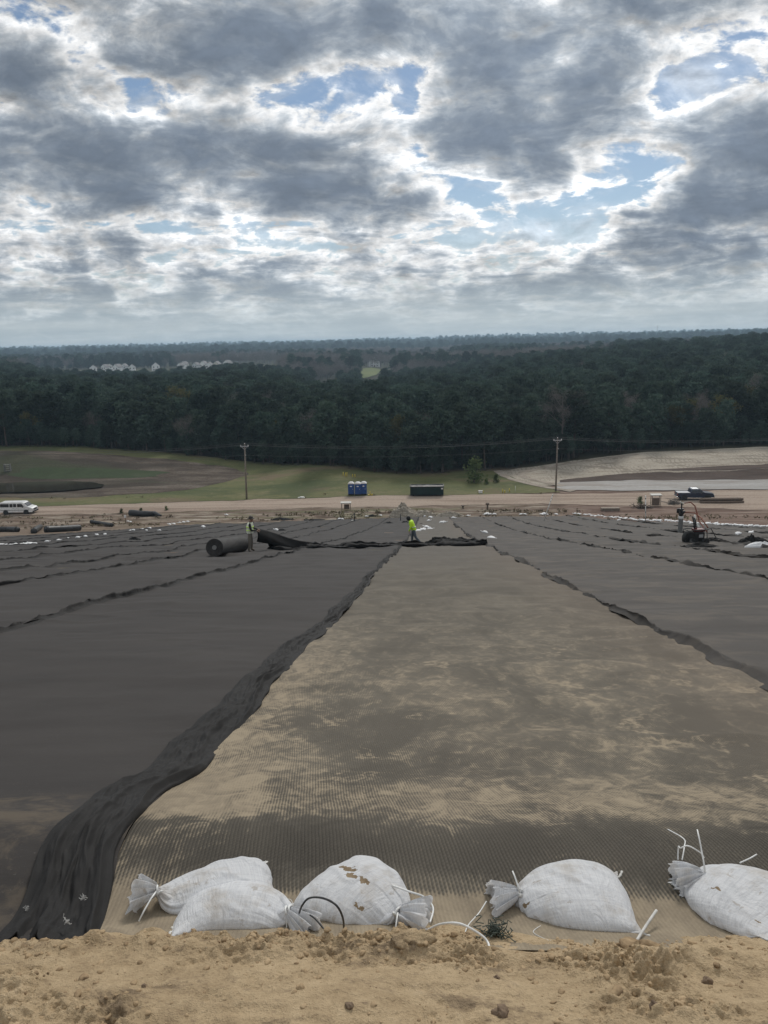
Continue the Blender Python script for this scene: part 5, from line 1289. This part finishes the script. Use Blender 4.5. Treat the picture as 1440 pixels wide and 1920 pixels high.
def worker1():
    g=Hs(-8.55,35.3); base=(-8.55,35.3,g+.05)
    J=dict(pelvis=(0,0,.93),waist=(.01,0,1.06),chest=(.03,0,1.28),neckb=(.05,0,1.44),neck=(.07,0,1.50),head=(.10,0,1.60),crown=(.09,0,1.70),nose=(.205,0,1.595),
      hipL=(0,.10,.90),kneeL=(.05,.13,.50),ankL=(.02,.14,.10),toeL=(.17,.16,.04),hipR=(0,-.10,.90),kneeR=(-.01,-.13,.50),ankR=(-.08,-.14,.10),toeR=(.07,-.17,.04),
      shL=(.03,.19,1.40),elL=(.12,.24,1.14),wrL=(.35,.14,1.08),shR=(.03,-.19,1.40),elR=(.10,-.25,1.13),wrR=(.34,-.12,1.07))
    R=dict(pelvis=(.15,.12),waist=(.15,.11),chest=(.18,.12),neckb=.075,neck=.058,head=(.085,.098),crown=.075,nose=.014,hipL=.10,kneeL=.075,ankL=.055,toeL=.045,hipR=.10,kneeR=.075,ankR=.055,toeR=.045,shL=.075,elL=.052,wrL=.036,shR=.075,elR=.052,wrR=.036)
    E=[('pelvis','waist'),('waist','chest'),('chest','neckb'),('neckb','neck'),('neck','head'),('head','crown'),('head','nose'),('pelvis','hipL'),('hipL','kneeL'),('kneeL','ankL'),('ankL','toeL'),('pelvis','hipR'),('hipR','kneeR'),('kneeR','ankR'),('ankR','toeR'),('chest','shL'),('shL','elL'),('elL','wrL'),('chest','shR'),('shR','elR'),('elR','wrR')]
    hand(J,R,E,'wrL','L',0,(1,-.15,-.25),(0,0,1)); hand(J,R,E,'wrR','R',0,(1,.15,-.25),(0,0,1))
    def seg(e,t):
        a,b=e
        if 'ank' in a and 'toe' in b: return 3
        if a in('pelvis',) and b!='waist' or a.startswith(('hip','knee')): return 1
        if a in('neck','head') or (a=='neckb'): return 0
        if a.startswith(('palm','f','t','wr')): return 0
        return 2
    r=person('person',base,math.radians(6),J,R,E,'worker in a pale vest and khaki trousers holding up fabric by the big roll',[P_skin,P_khaki,P_blackcl,P_boot],seg,None,None)
    # vest: open sleeveless shell round the chest
    mb=MB(); V=[];rows=[(.96,.185,.155,.01),(1.06,.185,.150,.01),(1.2,.205,.155,.02),(1.34,.215,.150,.03),(1.43,.17,.125,.04),(1.475,.10,.09,.06)]; n=24
    for z,a,b,x0 in rows:
        for k in range(n): q=2*math.pi*k/n; V.append((x0+b*math.cos(q),a*math.sin(q),z))
    mb.add(V,[[i*n+k,i*n+(k+1)%n,(i+1)*n+(k+1)%n,(i+1)*n+k] for i in range(len(rows)-1) for k in range(n)]); v=mb.build('vest',P_palevest,r,smooth=True)
    mb=MB()
    for z,a,b,x0 in ((1.10,.195,.158,.012),(1.26,.215,.161,.022)):
        pts=[(x0+b*math.cos(2*math.pi*k/24),a*math.sin(2*math.pi*k/24),z) for k in range(25)]; mb.tube(pts,.018,6)
    mb.build('reflective_band',P_hivis,v,smooth=True)
    mb=MB(); mb.lathe([(.15,1.655),(.155,1.665),(.112,1.675),(.105,1.72),(.08,1.765),(.03,1.785)],20,Matrix.Translation((.09,0,0))); mb.box((.20,0,1.665),(.14,.15,.015),bev=.005); mb.build('hard_hat',P_hat,r,auto=50)
    for s in (-1,1):
        mb=MB(); mb.lathe([(.002,-.008),(.008,0),(.002,.008)],8,Matrix.Translation((.192,s*.034,1.625))); mb.build('eye',P_eye,r)
        mb=MB(); mb.lathe([(.004,-.028),(.016,-.012),(.018,.01),(.004,.028)],8,Matrix.Translation((.10,s*.092,1.60))); mb.build('ear',P_skin,r)
worker1()
def worker2():
    x,y=-.86,42.4; base=(x,y,Hs(x,y)+.05)       # faces -x after the turn, head bowed, trailing leg behind
    J=dict(pelvis=(0,0,.92),waist=(.04,0,1.06),chest=(.12,0,1.27),neckb=(.20,0,1.43),neck=(.24,0,1.48),head=(.30,0,1.56),crown=(.29,0,1.655),nose=(.40,0,1.53),
      hipL=(.0,-.10,.90),kneeL=(.10,-.11,.50),ankL=(.13,-.12,.10),toeL=(.29,-.13,.04),hipR=(-.02,.10,.89),kneeR=(-.13,.12,.50),ankR=(-.44,.13,.17),toeR=(-.34,.14,.05),
      shL=(.13,-.20,1.37),elL=(.02,-.25,1.12),wrL=(.06,-.22,.88),shR=(.14,.20,1.37),elR=(.12,.26,1.10),wrR=(.22,.22,.90))
    R=dict(pelvis=(.15,.125),waist=(.16,.12),chest=(.19,.135),neckb=.08,neck=.06,head=(.085,.098),crown=.075,nose=.014,hipL=.105,kneeL=.08,ankL=.058,toeL=.047,hipR=.105,kneeR=.08,ankR=.058,toeR=.047,shL=.085,elL=.06,wrL=.038,shR=.085,elR=.06,wrR=.038)
    E=[('pelvis','waist'),('waist','chest'),('chest','neckb'),('neckb','neck'),('neck','head'),('head','crown'),('head','nose'),('pelvis','hipL'),('hipL','kneeL'),('kneeL','ankL'),('ankL','toeL'),('pelvis','hipR'),('hipR','kneeR'),('kneeR','ankR'),('ankR','toeR'),('chest','shL'),('shL','elL'),('elL','wrL'),('chest','shR'),('shR','elR'),('elR','wrR')]
    hand(J,R,E,'wrL','L',0,(.15,0,-1),(1,0,0)); hand(J,R,E,'wrR','R',0,(.15,0,-1),(1,0,0))
    def seg(e,t):
        a,b=e
        if 'ank' in a and 'toe' in b: return 3
        if a=='pelvis' and b!='waist' or a.startswith(('hip','knee')): return 1
        if a in('neck','head','neckb'): return 0
        if a.startswith(('palm','f','t')): return 0
        return 2
    r=person('person',base,math.radians(172),J,R,E,'worker in a bright yellow shirt and jeans striding through the bunched fabric',[P_skin,P_jean,P_hivis,P_boot],seg,None,None)
    mb=MB(); M=Matrix.Translation((.285,0,1.575))@Matrix.Rotation(.35,4,'Y'); mb.lathe([(.09,-.12),(.118,-.06),(.122,0),(.115,.05),(.085,.10),(.03,.125)],20,M); mb.build('hood',P_blackcl,r,smooth=True)
    mb=MB(); mb.box((.40,0,1.60),(.10,.14,.015),(0,.35,0),.005); mb.build('cap_brim',P_blackcl,r)
    mb=MB(); n=24; V=[]; rows=[(.90,.175,.150,-.01),(1.0,.185,.158,.02),(1.2,.205,.165,.095),(1.32,.20,.155,.14)]
    for z,a,b,x0 in rows:
        for k in range(n): q=2*math.pi*k/n; V.append((x0+b*math.cos(q),a*math.sin(q),z+.012*math.sin(3*q)))
    mb.add(V,[[i*n+k,i*n+(k+1)%n,(i+1)*n+(k+1)%n,(i+1)*n+k] for i in range(len(rows)-1) for k in range(n)]); v=mb.build('shirt_hem',P_hivis,r,smooth=True)
    mb=MB()
    for z,a,b,x0 in ((1.10,.200,.170,.055),):
        mb.tube([(x0+b*math.cos(2*math.pi*k/24),a*math.sin(2*math.pi*k/24),z) for k in range(25)],.022,6)
    mb.build('reflective_band',P_silver,v,smooth=True)
    for s in (-1,1):
        mb=MB(); mb.lathe([(.002,-.008),(.008,0),(.002,.008)],8,Matrix.Translation((.388,s*.034,1.565))); mb.build('eye',P_eye,r)
worker2()
# ------------------------------------------------------------------ standpipe, pump, black tarps at the right
def standpipe():
    b=G(1275,999); root=empty('standpipe',b); tag(root,'grey standpipe with a black valve head rising from the fabric beside the pump','standpipe')
    a=MB(); a.lathe([(.19,-.1),(.19,1.25),(.19,1.27)],18); a.build('pipe',P_grey,root,auto=40)
    a=MB(); a.lathe([(.20,1.22),(.21,1.24),(.21,1.42),(.20,1.44)],18); a.build('collar',P_white,root,auto=40)
    a=MB(); a.lathe([(.17,1.44),(.17,1.60),(.22,1.62),(.22,1.72),(.12,1.74),(.12,1.95),(.2,1.97),(.2,2.08),(.06,2.10),(.06,2.40),(.10,2.42),(.10,2.5)],14); a.box((-.26,0,1.9),(.24,.12,.4),bev=.03); a.box((.22,0,1.80),(.2,.12,.16),bev=.03); a.build('valve',P_greyblk,root,auto=40)
    a=MB(); a.cyl((-.02,0,2.52),(.02,0,2.56),.22,16); a.cyl((-.02,0,2.55),(.5,0,2.62),.035,8); a.build('valve_wheel',P_paleroof,root)
    a=MB(); a.tube([(.2,0,2.55),(.7,-.1,2.62),(.98,-.3,2.35),(1.12,-.6,1.7),(1.16,-1.0,1.2),(1.22,-1.8,.95),(1.25,-3.0,.65)],.055,8); a.tube([(.25,0,1.75),(.6,-.1,1.78),(.95,-.5,1.80),(1.25,-1.2,1.5),(1.4,-2.4,1.0)],.05,8); a.build('hose',P_orange,root,smooth=True)
    a=MB(); a.tube([(1.0,-.3,1.6),(.98,-.6,1.1),(1.1,-1.5,.7)],.07,8); a.build('gauge_line',P_pvc,root,smooth=True)
standpipe()
def pump():
    b=G(1303,1021); root=empty('engine_pump',b,.15); root.scale=(.8,.8,.85); tag(root,'black and red engine driven pump standing beside the grey standpipe','pump')
    k=1.0; a=MB()
    for s in (-1,1):
        a.tube([(-.75,s*.35,.06),(.7,s*.35,.06)],.035,8); a.tube([(-.7,s*.35,.06),(-.7,s*.35,1.0),(.6,s*.35,1.05),(.7,s*.35,.06)],.032,8)
    a.tube([(-.7,-.35,1.0),(-.7,.35,1.0)],.03,8); a.tube([(.6,-.35,1.05),(.6,.35,1.05)],.03,8); a.build('frame',P_greyblk,root,smooth=True)
    a=MB(); a.box((.15,0,.55),(.75,.55,.62),bev=.06); a.box((.15,0,.22),(.9,.5,.2),bev=.03); a.build('engine',P_greyblk,root)
    a=MB(); a.box((.18,0,.97),(.75,.5,.18),bev=.05); a.lathe([(.08,1.06),(.08,1.12),(.03,1.13)],12); a.build('fuel_tank',plain('red_tank',(.10,.018,.018),.5),root)
    a=MB(); a.box((.25,-.29,.62),(.3,.03,.2),bev=.01); a.build('label_plate',P_silver,root)
    M=Matrix.Translation((-.48,-.05,.50))@Matrix.Rotation(math.pi/2,4,'X'); a=MB(); a.lathe([(.12,-.2),(.40,-.2),(.46,-.12),(.46,.12),(.40,.2),(.12,.2)],24,M); a.build('pump_casing',P_dark,root,auto=40)
    for s in (-1,1):
        for x in (-.45,.5): wheel(root,x,s*.46,.26,.14,False)
    a=MB(); a.tube([(-.1,0,1.0),(-.18,0,1.5),(-.26,.1,1.85)],.055,8); a.tube([(.02,0,1.0),(-.06,0,1.5),(-.1,.1,1.75)],.05,8); a.build('exhaust_pipe',P_greyblk,root,smooth=True)
    a=MB(); a.tube([(.6,-.3,1.0),(.9,-.32,1.1),(1.25,-.35,.55),(1.35,-.3,.3)],.03,6); a.build('handle',P_greyblk,root,smooth=True)
    a=MB(); a.tube([(-.48,-.3,.5),(-.7,-.7,.35),(-.2,-1.0,.18),(.3,-.9,.12)],.09,8); a.build('suction_hose',P_greyblk,root,smooth=True)
pump()
def heap(px,py,rx,ry,h,mat,label,cat,seed,nm,rz=0,flat=False):
    p=G(px,py); n=40; a_=np.linspace(0,2*np.pi,49)[:-1]; rr=np.linspace(0.03,1,18)[:,None]
    edge=1+.45*fbm(np.cos(a_)*1.5+seed,np.sin(a_)*1.5,seed,3)[None]
    x=rx*rr*edge*np.cos(a_); y=ry*rr*edge*np.sin(a_); c,s=math.cos(rz),math.sin(rz); X=p[0]+x*c-y*s; Y=p[1]+x*s+y*c
    z=h*(1-rr**1.6)*(1+.8*fbm(X/(rx*.7),Y/(ry*.7),seed+1,4))+.35*h*fbm(X/(rx*.25),Y/(ry*.25),seed+2,3)*(1-rr**2)
    Z=H(X,Y)+.05+np.maximum(z,-.02)-.10*(rr>.97); V=np.stack([X,Y,Z],-1).reshape(-1,3)-np.array(p)
    Q=grid_faces(18,48,wrap=True); Q=np.concatenate([Q]); cap=np.arange(48)
    me=npmesh(nm,V,Q); bm=bmesh.new(); bm.from_mesh(me); bm.verts.ensure_lookup_table(); bm.faces.new([bm.verts[i] for i in cap]); bmesh.ops.recalc_face_normals(bm,faces=bm.faces); bm.to_mesh(me); bm.free()
    me.polygons.foreach_set('use_smooth',[True]*len(me.polygons)); o=link(nm,me,mat); o.location=p; return tag(o,label,cat)
heap(1312,1027,1.0,.4,.20,P_black,'crumpled black tarp lying in front of the pump','tarp',11,'black_tarp')
heap(1336,1014,.7,.3,.22,P_black,'small black tarp fold behind the pump on its right','tarp',12,'black_tarp')
heap(1402,1022,.6,.35,.42,P_black,'black sack like tarp heap near the right edge, left of a white bag','tarp',13,'black_tarp')
heap(1423,1020,.7,.3,.28,P_black,'lower black tarp fold beside the white bag at the right edge','tarp',14,'black_tarp')
heap(1432,1026,.8,.25,.22,P_bagw,'long white bag lying against the black tarps at the right edge','bag',15,'white_bag')
for (px,py,rx,ry,h,l) in [(252,1013,.5,.25,.22,'small black scrap alone on the left fabric above the big roll'),(528,996,.55,.3,.18,'black scrap with a white bag beside it beyond the worker in the pale vest'),(530,974,1.7,.5,.25,'black fabric heap at the toe of the slope, left of the flat black scrap'),(588,975,1.6,.45,.12,'flat black fabric scrap at the toe of the slope, right of the black heap'),(698,968,1.0,.35,.18,'black scrap at the toe left of the dirt pile'),(729,982,.7,.35,.2,'small black scrap left of the black riser pipe behind the worker in yellow'),(760,981,.5,.3,.22,'small black scrap just above the head of the worker in yellow'),(791,984,.4,.2,.12,'tiny black scrap right of the worker in yellow'),(1092,1003,.5,.25,.2,'tiny black scrap on the right grey fabric below the leaning pole')]:
    heap(px,py,rx,ry,h,P_black,l,'scrap',int(px)%97,'black_scrap')
heap(756,968,2.2,1.6,2.0,m_mudpile if 'm_mudpile' in globals() else m_bank,'cone shaped brown dirt pile behind the worker in yellow','dirt pile',31,'dirt_pile')
heap(790,968,2.6,1.2,1.0,m_bank,'low pale dirt pile right of the cone shaped one','dirt pile',32,'dirt_pile')
heap(842,968,2.2,1.0,.7,m_bank,'lumpy low dirt pile further right, left of the rusty stump','dirt pile',33,'dirt_pile')
# ------------------------------------------------------------------ black corrugated pipes at the left
m_pipe=plain('corrugated_black',(.014,.014,.015),.5)
def pipe(pts,r,label,corr=True):
    P_=[G(x,y) for x,y in pts]; P_=[p+Vector((0,0,r*.8)) for p in P_]; o=P_[0].copy(); n=40; path=[];rad=[]
    for i in range(n):
        f=i/(n-1)*(len(P_)-1); k=min(int(f),len(P_)-2); path.append(P_[k].lerp(P_[k+1],f-k)-o); rad.append(r*(1+.05*(i%2)) if corr else r*(1.05-.75*(i/(n-1))**2.2+.05*math.sin(i*.5)))
    root=empty('black_pipe',o); tag(root,label,'pipe','black pipes lying left of the fabric')
    a=MB(); a.tube(path,rad,14); a.build('tube',m_pipe,root,smooth=True)
    a=MB(); a.tube([path[0]-(path[1]-path[0]).normalized()*.12,path[0]+(path[1]-path[0])*.3],r*1.08,14); a.build('end_coupling',m_pipe,root,smooth=True)
pipe([(-8,997),(16,996.5),(33,997)],.36,'black pipe cut by the left edge of the picture')
pipe([(64,1000),(70,995),(76,991)],.34,'short black pipe end right of the pipe at the left edge')
pipe([(88,998),(120,996.5),(148,994.5)],.42,'long thick black pipe with a frayed right end, in the middle of the pipes')
pipe([(172,980.5),(190,983.5),(210,987)],.27,'thin black pipe lying slantwise below the thick pipe on the bank')
pipe([(246,966),(270,968),(290,967),(302,971)],.50,'thickest black pipe high on the bank near the road',False)
# ------------------------------------------------------------------ small white sandbags further down the slope
def far_bag(seed):
    rg_=np.random.default_rng(seed); nu,nv=14,10; V=[]
    s=np.linspace(-1,1,nv); P_=[]
    for q in s:
        w=.17*(1-abs(q)**3*.55)*(1+.1*rg_.normal()); h=.075*(1-abs(q)**2.4*.8)
        for k in range(nu):
            a=2*math.pi*k/nu; P_.append((q*.26+.01*rg_.normal(),w*math.cos(a)+.008*rg_.normal(),h+h*math.sin(a)+.006*rg_.normal()))
    Q=grid_faces(nv,nu,wrap=True); me=npmesh('far_sandbag',np.array(P_),Q); bm=bmesh.new(); bm.from_mesh(me); bm.verts.ensure_lookup_table(); bm.faces.new([bm.verts[i] for i in range(nu)]); bm.faces.new([bm.verts[(nv-1)*nu+i] for i in range(nu)]); bmesh.ops.recalc_face_normals(bm,faces=bm.faces); bm.to_mesh(me); bm.free(); me.polygons.foreach_set('use_smooth',[True]*len(me.polygons))
    me.materials.append(P_bagw)
    # tied end
    mb=MB(); mb.tube([(.24,0,.07),(.29,0,.07),(.33,.01,.075),(.38,.015,.07)],[.035,.018,.035,.06],8); m2=mb.build('tmp',P_bagw,smooth=True); tm=m2.data; tm.name='tied_end'; bpy.data.objects.remove(m2); return me,tm
FB=[far_bag(s) for s in (1,2,3)]
def bags(pts,label,group,sc=1.0):
    for i,(px,py) in enumerate(pts):
        p=hit(px,py); me,tm=FB[i%3]; o=bpy.data.objects.new('sandbag',me); COL.objects.link(o); o.location=(p[0],p[1],p[2]+.04+.0007*p[1]); o.rotation_euler=(0,0,random.uniform(-.9,.9)+(math.pi if random.random()<.5 else 0)); s=sc*random.uniform(.85,1.2); o.scale=(s,s,s*random.uniform(.9,1.3))
        tag(o,label,'sandbag',group); c=bpy.data.objects.new('tied_end',tm); COL.objects.link(c); c.parent=o
bags([(3,1025),(8,1026),(23,1025),(30,1025),(41,1024),(47,1024),(53,1023),(58,1022),(62,1023),(66,1022),(88,1018),(110,1015),(128,1012),(146,1010),(160,1008),(182,1005),(197,1004),(244,997),(250,996),(268,994),(275,996),(281,992),(299,996)],'small white sandbag in the loose row crossing the dark panels at the left','white sandbags across the left panels',.8)
bags([(318,985),(326,984),(337,982),(344,981),(352,980),(240,979),(245,980)],'small white sandbag at the lower left edge of the fabric','white sandbags at the lower left edge')
bags([(381,990),(425,967),(518,996),(636,975),(642,975),(687,970),(714,968)],'stray white sandbag lying alone beyond the big roll and the shelter','stray white sandbags',1.15)
bags([(740,969),(742,970),(796,970),(805,967),(807,972),(804,978),(828,982),(832,981),(795,994),(801,991),(806,994),(784,998),(792,996),(799,990),(878,969),(850,973),(843,969)],'white sandbag in the scatter right of the worker in yellow','white sandbags behind the worker in yellow',1.15)
bags([(910,966),(914,965),(919,966),(927,966),(913,964),(977,966),(984,966),(1015,966),(1020,965),(1024,966),(1043,966),(909,1001),(921,1012)],'white sandbag on the grey fabric left of the leaning pole','white sandbags by the leaning pole',1.15)
rr=[]
for k in range(64):
    f=k/63; x=1077+f*(1440-1077); y=np.interp(x,[1077,1100,1140,1200,1260,1300,1360,1440],[965,967,971,977.5,979,983,986,990]); rr.append((x+random.uniform(-2.2,2.2),y+random.uniform(-.9,.9)))
rr=[q for q in rr if not (1222<q[0]<1225) and not (1239<q[0]<1246)]
bags(rr,'white sandbag in the long row along the right edge of the fabric','white sandbags along the right edge of the fabric',1.05)
bags([(1160,977),(1408,1001),(1384,1004)],'white sandbag lying just inside the row at the right edge','stray white sandbags on the right',1.0)
# ------------------------------------------------------------------ outlet structure in the pond, houses, masts
def outlet():
    p=G(15,884); root=empty('pond_outlet',(p[0],p[1],Hs(p[0],p[1])-.3),.1); root.scale=(.75,.75,.8); tag(root,'pale barred outlet structure standing in the left basin','outlet')
    a=MB(); 
    for x in (-.8,.8): a.box((x,0,1.2),(.18,.9,2.4),bev=.03)
    a.build('posts',P_grey,root)
    for k in range(4):
        a=MB(); a.box((0,0,.5+k*.55),(1.7,.8,.16),bev=.03); a.build('bar',P_grey,root)
outlet()
m_siding=[plain('pale_siding',(.82,.82,.82),.7,var=.06),plain('grey_siding',(.6,.62,.63),.7,var=.06),plain('tan_siding',(.62,.58,.5),.7,var=.06)]
m_shingle=plain('grey_shingle',(.17,.165,.165),.85); 
def house(px,py,y,w,label,rz,k):
    p=at(px,py,y); z=Hs(p[0],p[1]); z=max(z,p[2]); root=empty('house',(p[0],p[1],z),rz); tag(root,label,'house','pale houses beyond the wood')
    d=w*1.15; h=5.6; rh=w*.42; a=MB(); a.prism([(-w/2,-4),(-w/2,h),(0,h+rh),(w/2,h),(w/2,-4)],(-d/2,d/2)); a.build('wall',m_siding[k%3],root)
    a=MB()
    for s in (-1,1):
        V=[(0,-d/2-.4,h+rh+.25),(0,d/2+.4,h+rh+.25),(s*(w/2+.5),d/2+.4,h-.15),(s*(w/2+.5),-d/2-.4,h-.15)]; V+=[(x,yy,zz-.2) for x,yy,zz in V]; a.add(V,[[0,1,2,3],[7,6,5,4],[0,4,5,1],[1,5,6,2],[2,6,7,3],[3,7,4,0]])
    a.build('roof',m_shingle,root)
    for x in (-w*.25,w*.25):
        for zz in (1.4,4.2):
            a=MB(); a.box((x,-d/2-.02,zz),(1.1,.1,1.4)); a.build('window',P_glass,root)
    a=MB(); a.box((0,-d/2-.02,1.0),(1.1,.1,2.1)); a.build('door',P_brown,root)
HS=[(176,700,9),(199,701,8),(207,700,7.5),(222,701,9.5),(235,703,8),(249,702,9),(293,699,11),(347,695,9),(369,695,8),(383,693,10),(394,697,9),(408,696,9),(428,692,9.5),(340,697,7)]
HL=['leftmost pale house of the far settlement, standing apart','low pale house right of the leftmost one','small pale house beside the low one','broad pale house in the middle of the left cluster','small grey house right of the broad one','pale house ending the left cluster of the settlement','large lone white gabled house between the two clusters','first house of the right cluster of the settlement','small tan house in the right cluster','tall white gabled house in the right cluster','low house in front of the tall white gable','grey house near the right end of the settlement','last white gabled house at the right end of the settlement','low roof just left of the right cluster']
for i,((px,py,w),l) in enumerate(zip(HS,HL)): house(px,py+2,790+((i*37)%90),w*.75,l,random.uniform(-.5,.5),0 if i not in(4,8,11) else 1+i%2)
house(701,690,880,12,'lone white house above the green clearing in the middle distance',.2,0)
house(791,693,860,11,'pale building half hidden by trees right of the middle',-.3,1)
blob_sheet('green_field',at(690,703,760)[0],745,13,75,0,earth('field_grass',[(.35,(.10,.125,.045)),(.6,(.15,.17,.065))],.05,.5),5,flat=False,off=.6)
blob_sheet('tan_field',at(601,722,520)[0],505,9,60,0,earth('field_straw',[(.35,(.26,.21,.12)),(.6,(.36,.30,.18))],.05,.5),6,flat=False,off=.6)
def mast(px,pyt,label,y=4300,base=None):
    t_=at(px,pyt,y); z0=Hs(t_[0],t_[1]); root=empty('radio_mast',(t_[0],t_[1],z0)); tag(root,label,'radio mast'); h=t_[2]-z0; a=MB()
    r=1.3
    for k in range(3):
        an=2*math.pi*k/3; a.tube([(r*math.cos(an),r*math.sin(an),0),(r*.8*math.cos(an),r*.8*math.sin(an),h)],.28,5)
    n=int(h/5)
    for i in range(n):
        z1,z2=h*i/n,h*(i+1)/n; 
        for k in range(3):
            a1=2*math.pi*k/3; a2=2*math.pi*(k+1)/3; a.tube([(r*math.cos(a1),r*math.sin(a1),z1),(r*math.cos(a2),r*math.sin(a2),z2)],.15,4,False)
    a.build('lattice',P_grey,root); a=MB(); a.tube([(0,0,h),(0,0,h+6)],.2,5); a.build('antenna',P_grey,root)
mast(1233,611,'tall thin radio mast on the skyline at the right'); mast(75,650,'faint short mast on the skyline at the far left'); mast(517,642,'faint mast on the skyline left of the middle')
# ------------------------------------------------------------------ straps, strings and scraps round the near bags
def curve_pts(P_,n=8):
    P_=[Vector(p) for p in P_]; out=[]
    for i in range(len(P_)-1):
        p0=P_[max(i-1,0)];p1=P_[i];p2=P_[i+1];p3=P_[min(i+2,len(P_)-1)]
        for k in range(n):
            t=k/n; out.append(.5*((2*p1)+(-p0+p2)*t+(2*p0-5*p1+4*p2-p3)*t*t+(-p0+3*p1-3*p2+p3)*t**3))
    out.append(P_[-1]); return out
def strap(pts,r,mat,label,cat='strap',nm='plastic_strap',flat=1.0):
    P_=[hit(x,y,h) for x,y,h in pts]; o=Vector(P_[0]); a=MB(); a.tube([p-o for p in curve_pts(P_)],r,6); ob=a.build(nm,mat,smooth=True); ob.location=o; return tag(ob,label,cat)
strap([(735,1660,.10),(768,1672,.09),(795,1682,.07),(812,1702,.06),(806,1730,.05)],.0036,m_tie,'white strap looping out behind the torn bag over its tied neck')
strap([(800,1745,.045),(825,1733,.08),(862,1732,.10),(900,1752,.07),(915,1768,.045),(918,1786,.03)],.0040,m_tie,'white strap arching over the damp sand between the torn bag and the green tangle')
strap([(912,1690,.06),(898,1712,.05),(878,1735,.045),(870,1758,.035),(869,1780,.03)],.0022,m_tie,'thin white string curling down left of the green tangle','string','string')
strap([(1194,1764,.03),(1210,1738,.05),(1231,1707,.07)],.0050,m_hem,'stiff pale strip stuck in the earth right of the square ended bag','strip','plastic_strip')
strap([(1015,1735,.03),(1000,1748,.035),(1025,1762,.03),(1042,1766,.03)],.0018,m_hem,'thin pale string on the sand below the square ended bag','string','string')
strap([(561,1712,.09),(567,1697,.14),(580,1684,.165),(605,1684,.19),(630,1697,.18),(643,1722,.13),(645,1752,.05)],.0034,m_blackstrap,'black strap loop lying across the torn white bag')
strap([(566,1706,.08),(590,1722,.08),(610,1745,.05),(622,1757,.04)],.0030,m_blackstrap,'short black strap beside the tied neck of the front bag')
strap([(1252,1555,.06),(1282,1573,.10),(1283,1588,.12),(1279,1612,.10)],.0026,m_tie,'bent white cable tie standing above the far right bag neck','cable tie','cable_tie')
strap([(1271,1612,.09),(1272,1588,.13),(1276,1590,.135),(1290,1586,.15),(1312,1598,.13),(1320,1608,.10)],.0026,m_tie,'looped white cable tie on the far right bag neck','cable tie','cable_tie')
strap([(1387,1618,.05),(1405,1610,.055),(1419,1602,.06)],.0028,m_tie,'straight white cable tie end behind the far right bag','cable tie','cable_tie')
strap([(536,1685,.03),(546,1688,.05),(550,1702,.04),(548,1712,.03)],.0014,m_hem,'fine frayed thread between the front bag and the torn bag','thread','thread')
strap([(385,1848,.045),(377,1858,.045),(365,1868,.045)],.0020,m_darkclod,'small dark twig on the tan bank','twig','twig')
strap([(1470,1770,.04),(1400,1775,.035),(1395,1772,.03)],.004,m_hem,'pale cloth strip at the foot of the far right bag','strip','cloth_strip') if False else None
def tangle():
    p=hit(929,1755,.035); rg_=np.random.default_rng(9); a=MB()
    for k in range(60):
        c=rg_.normal(0,1,3)*np.array([.020,.017,.009])+np.array([0,0,.018]); pts=[c]
        for q in range(5): c=c+rg_.normal(0,.010,3)*np.array([1,1,.7]); c[2]=max(c[2],.002); pts.append(c)
        a.tube([tuple(x) for x in pts],.0017,4,False)
    o=a.build('net_tangle',plain('green_grey_net',(.06,.075,.06),.8)); o.location=p; tag(o,'grey green tangle of net on the sand beside the square ended bag','net')
tangle()
def wisp(px,py,dz,seed,label,s=1.0):
    p=hit(px,py,dz); rg_=np.random.default_rng(seed); a=MB()
    for k in range(16):
        c=rg_.normal(0,.010*s,3); pts=[tuple(c)]
        for q in range(3): c=c+rg_.normal(0,.010*s,3); pts.append(tuple(c))
        a.tube(pts,.0022*s,4,False)
    o=a.build('fibre_scrap',plain('grey_fibre',(.45,.44,.42),.9)); o.location=p; tag(o,label,'scrap')
wisp(156,1681,.10,1,'upper grey fibre scrap on the black lap at the lower left',.4)
wisp(126,1727,.08,2,'lower grey fibre scrap on the black lap at the lower left',.45)
wisp(50,1703,.05,3,'small grey fibre scrap on the dusty fabric at the left edge',.3)
# ================================================================== AIR
def haze():
    m=bpy.data.materials.new('haze_air'); m.use_nodes=True; t=NT(m.node_tree); t.t.nodes.clear()
    v=t.n('ShaderNodeVolumePrincipled',{'Color':(.58,.80,1.0,1),'Density':HAZE_DENSITY,'Anisotropy':.25})
    t.n('ShaderNodeOutputMaterial',{'Volume':v},out=None)
    mb=MB(); mb.box((0,0,(24-33)/2),(84000,84000,57)); o=mb.build('haze',m); tag(o,'thin bluish haze over the whole country','haze',kind='stuff')
HAZE_DENSITY=2.0e-4
haze()
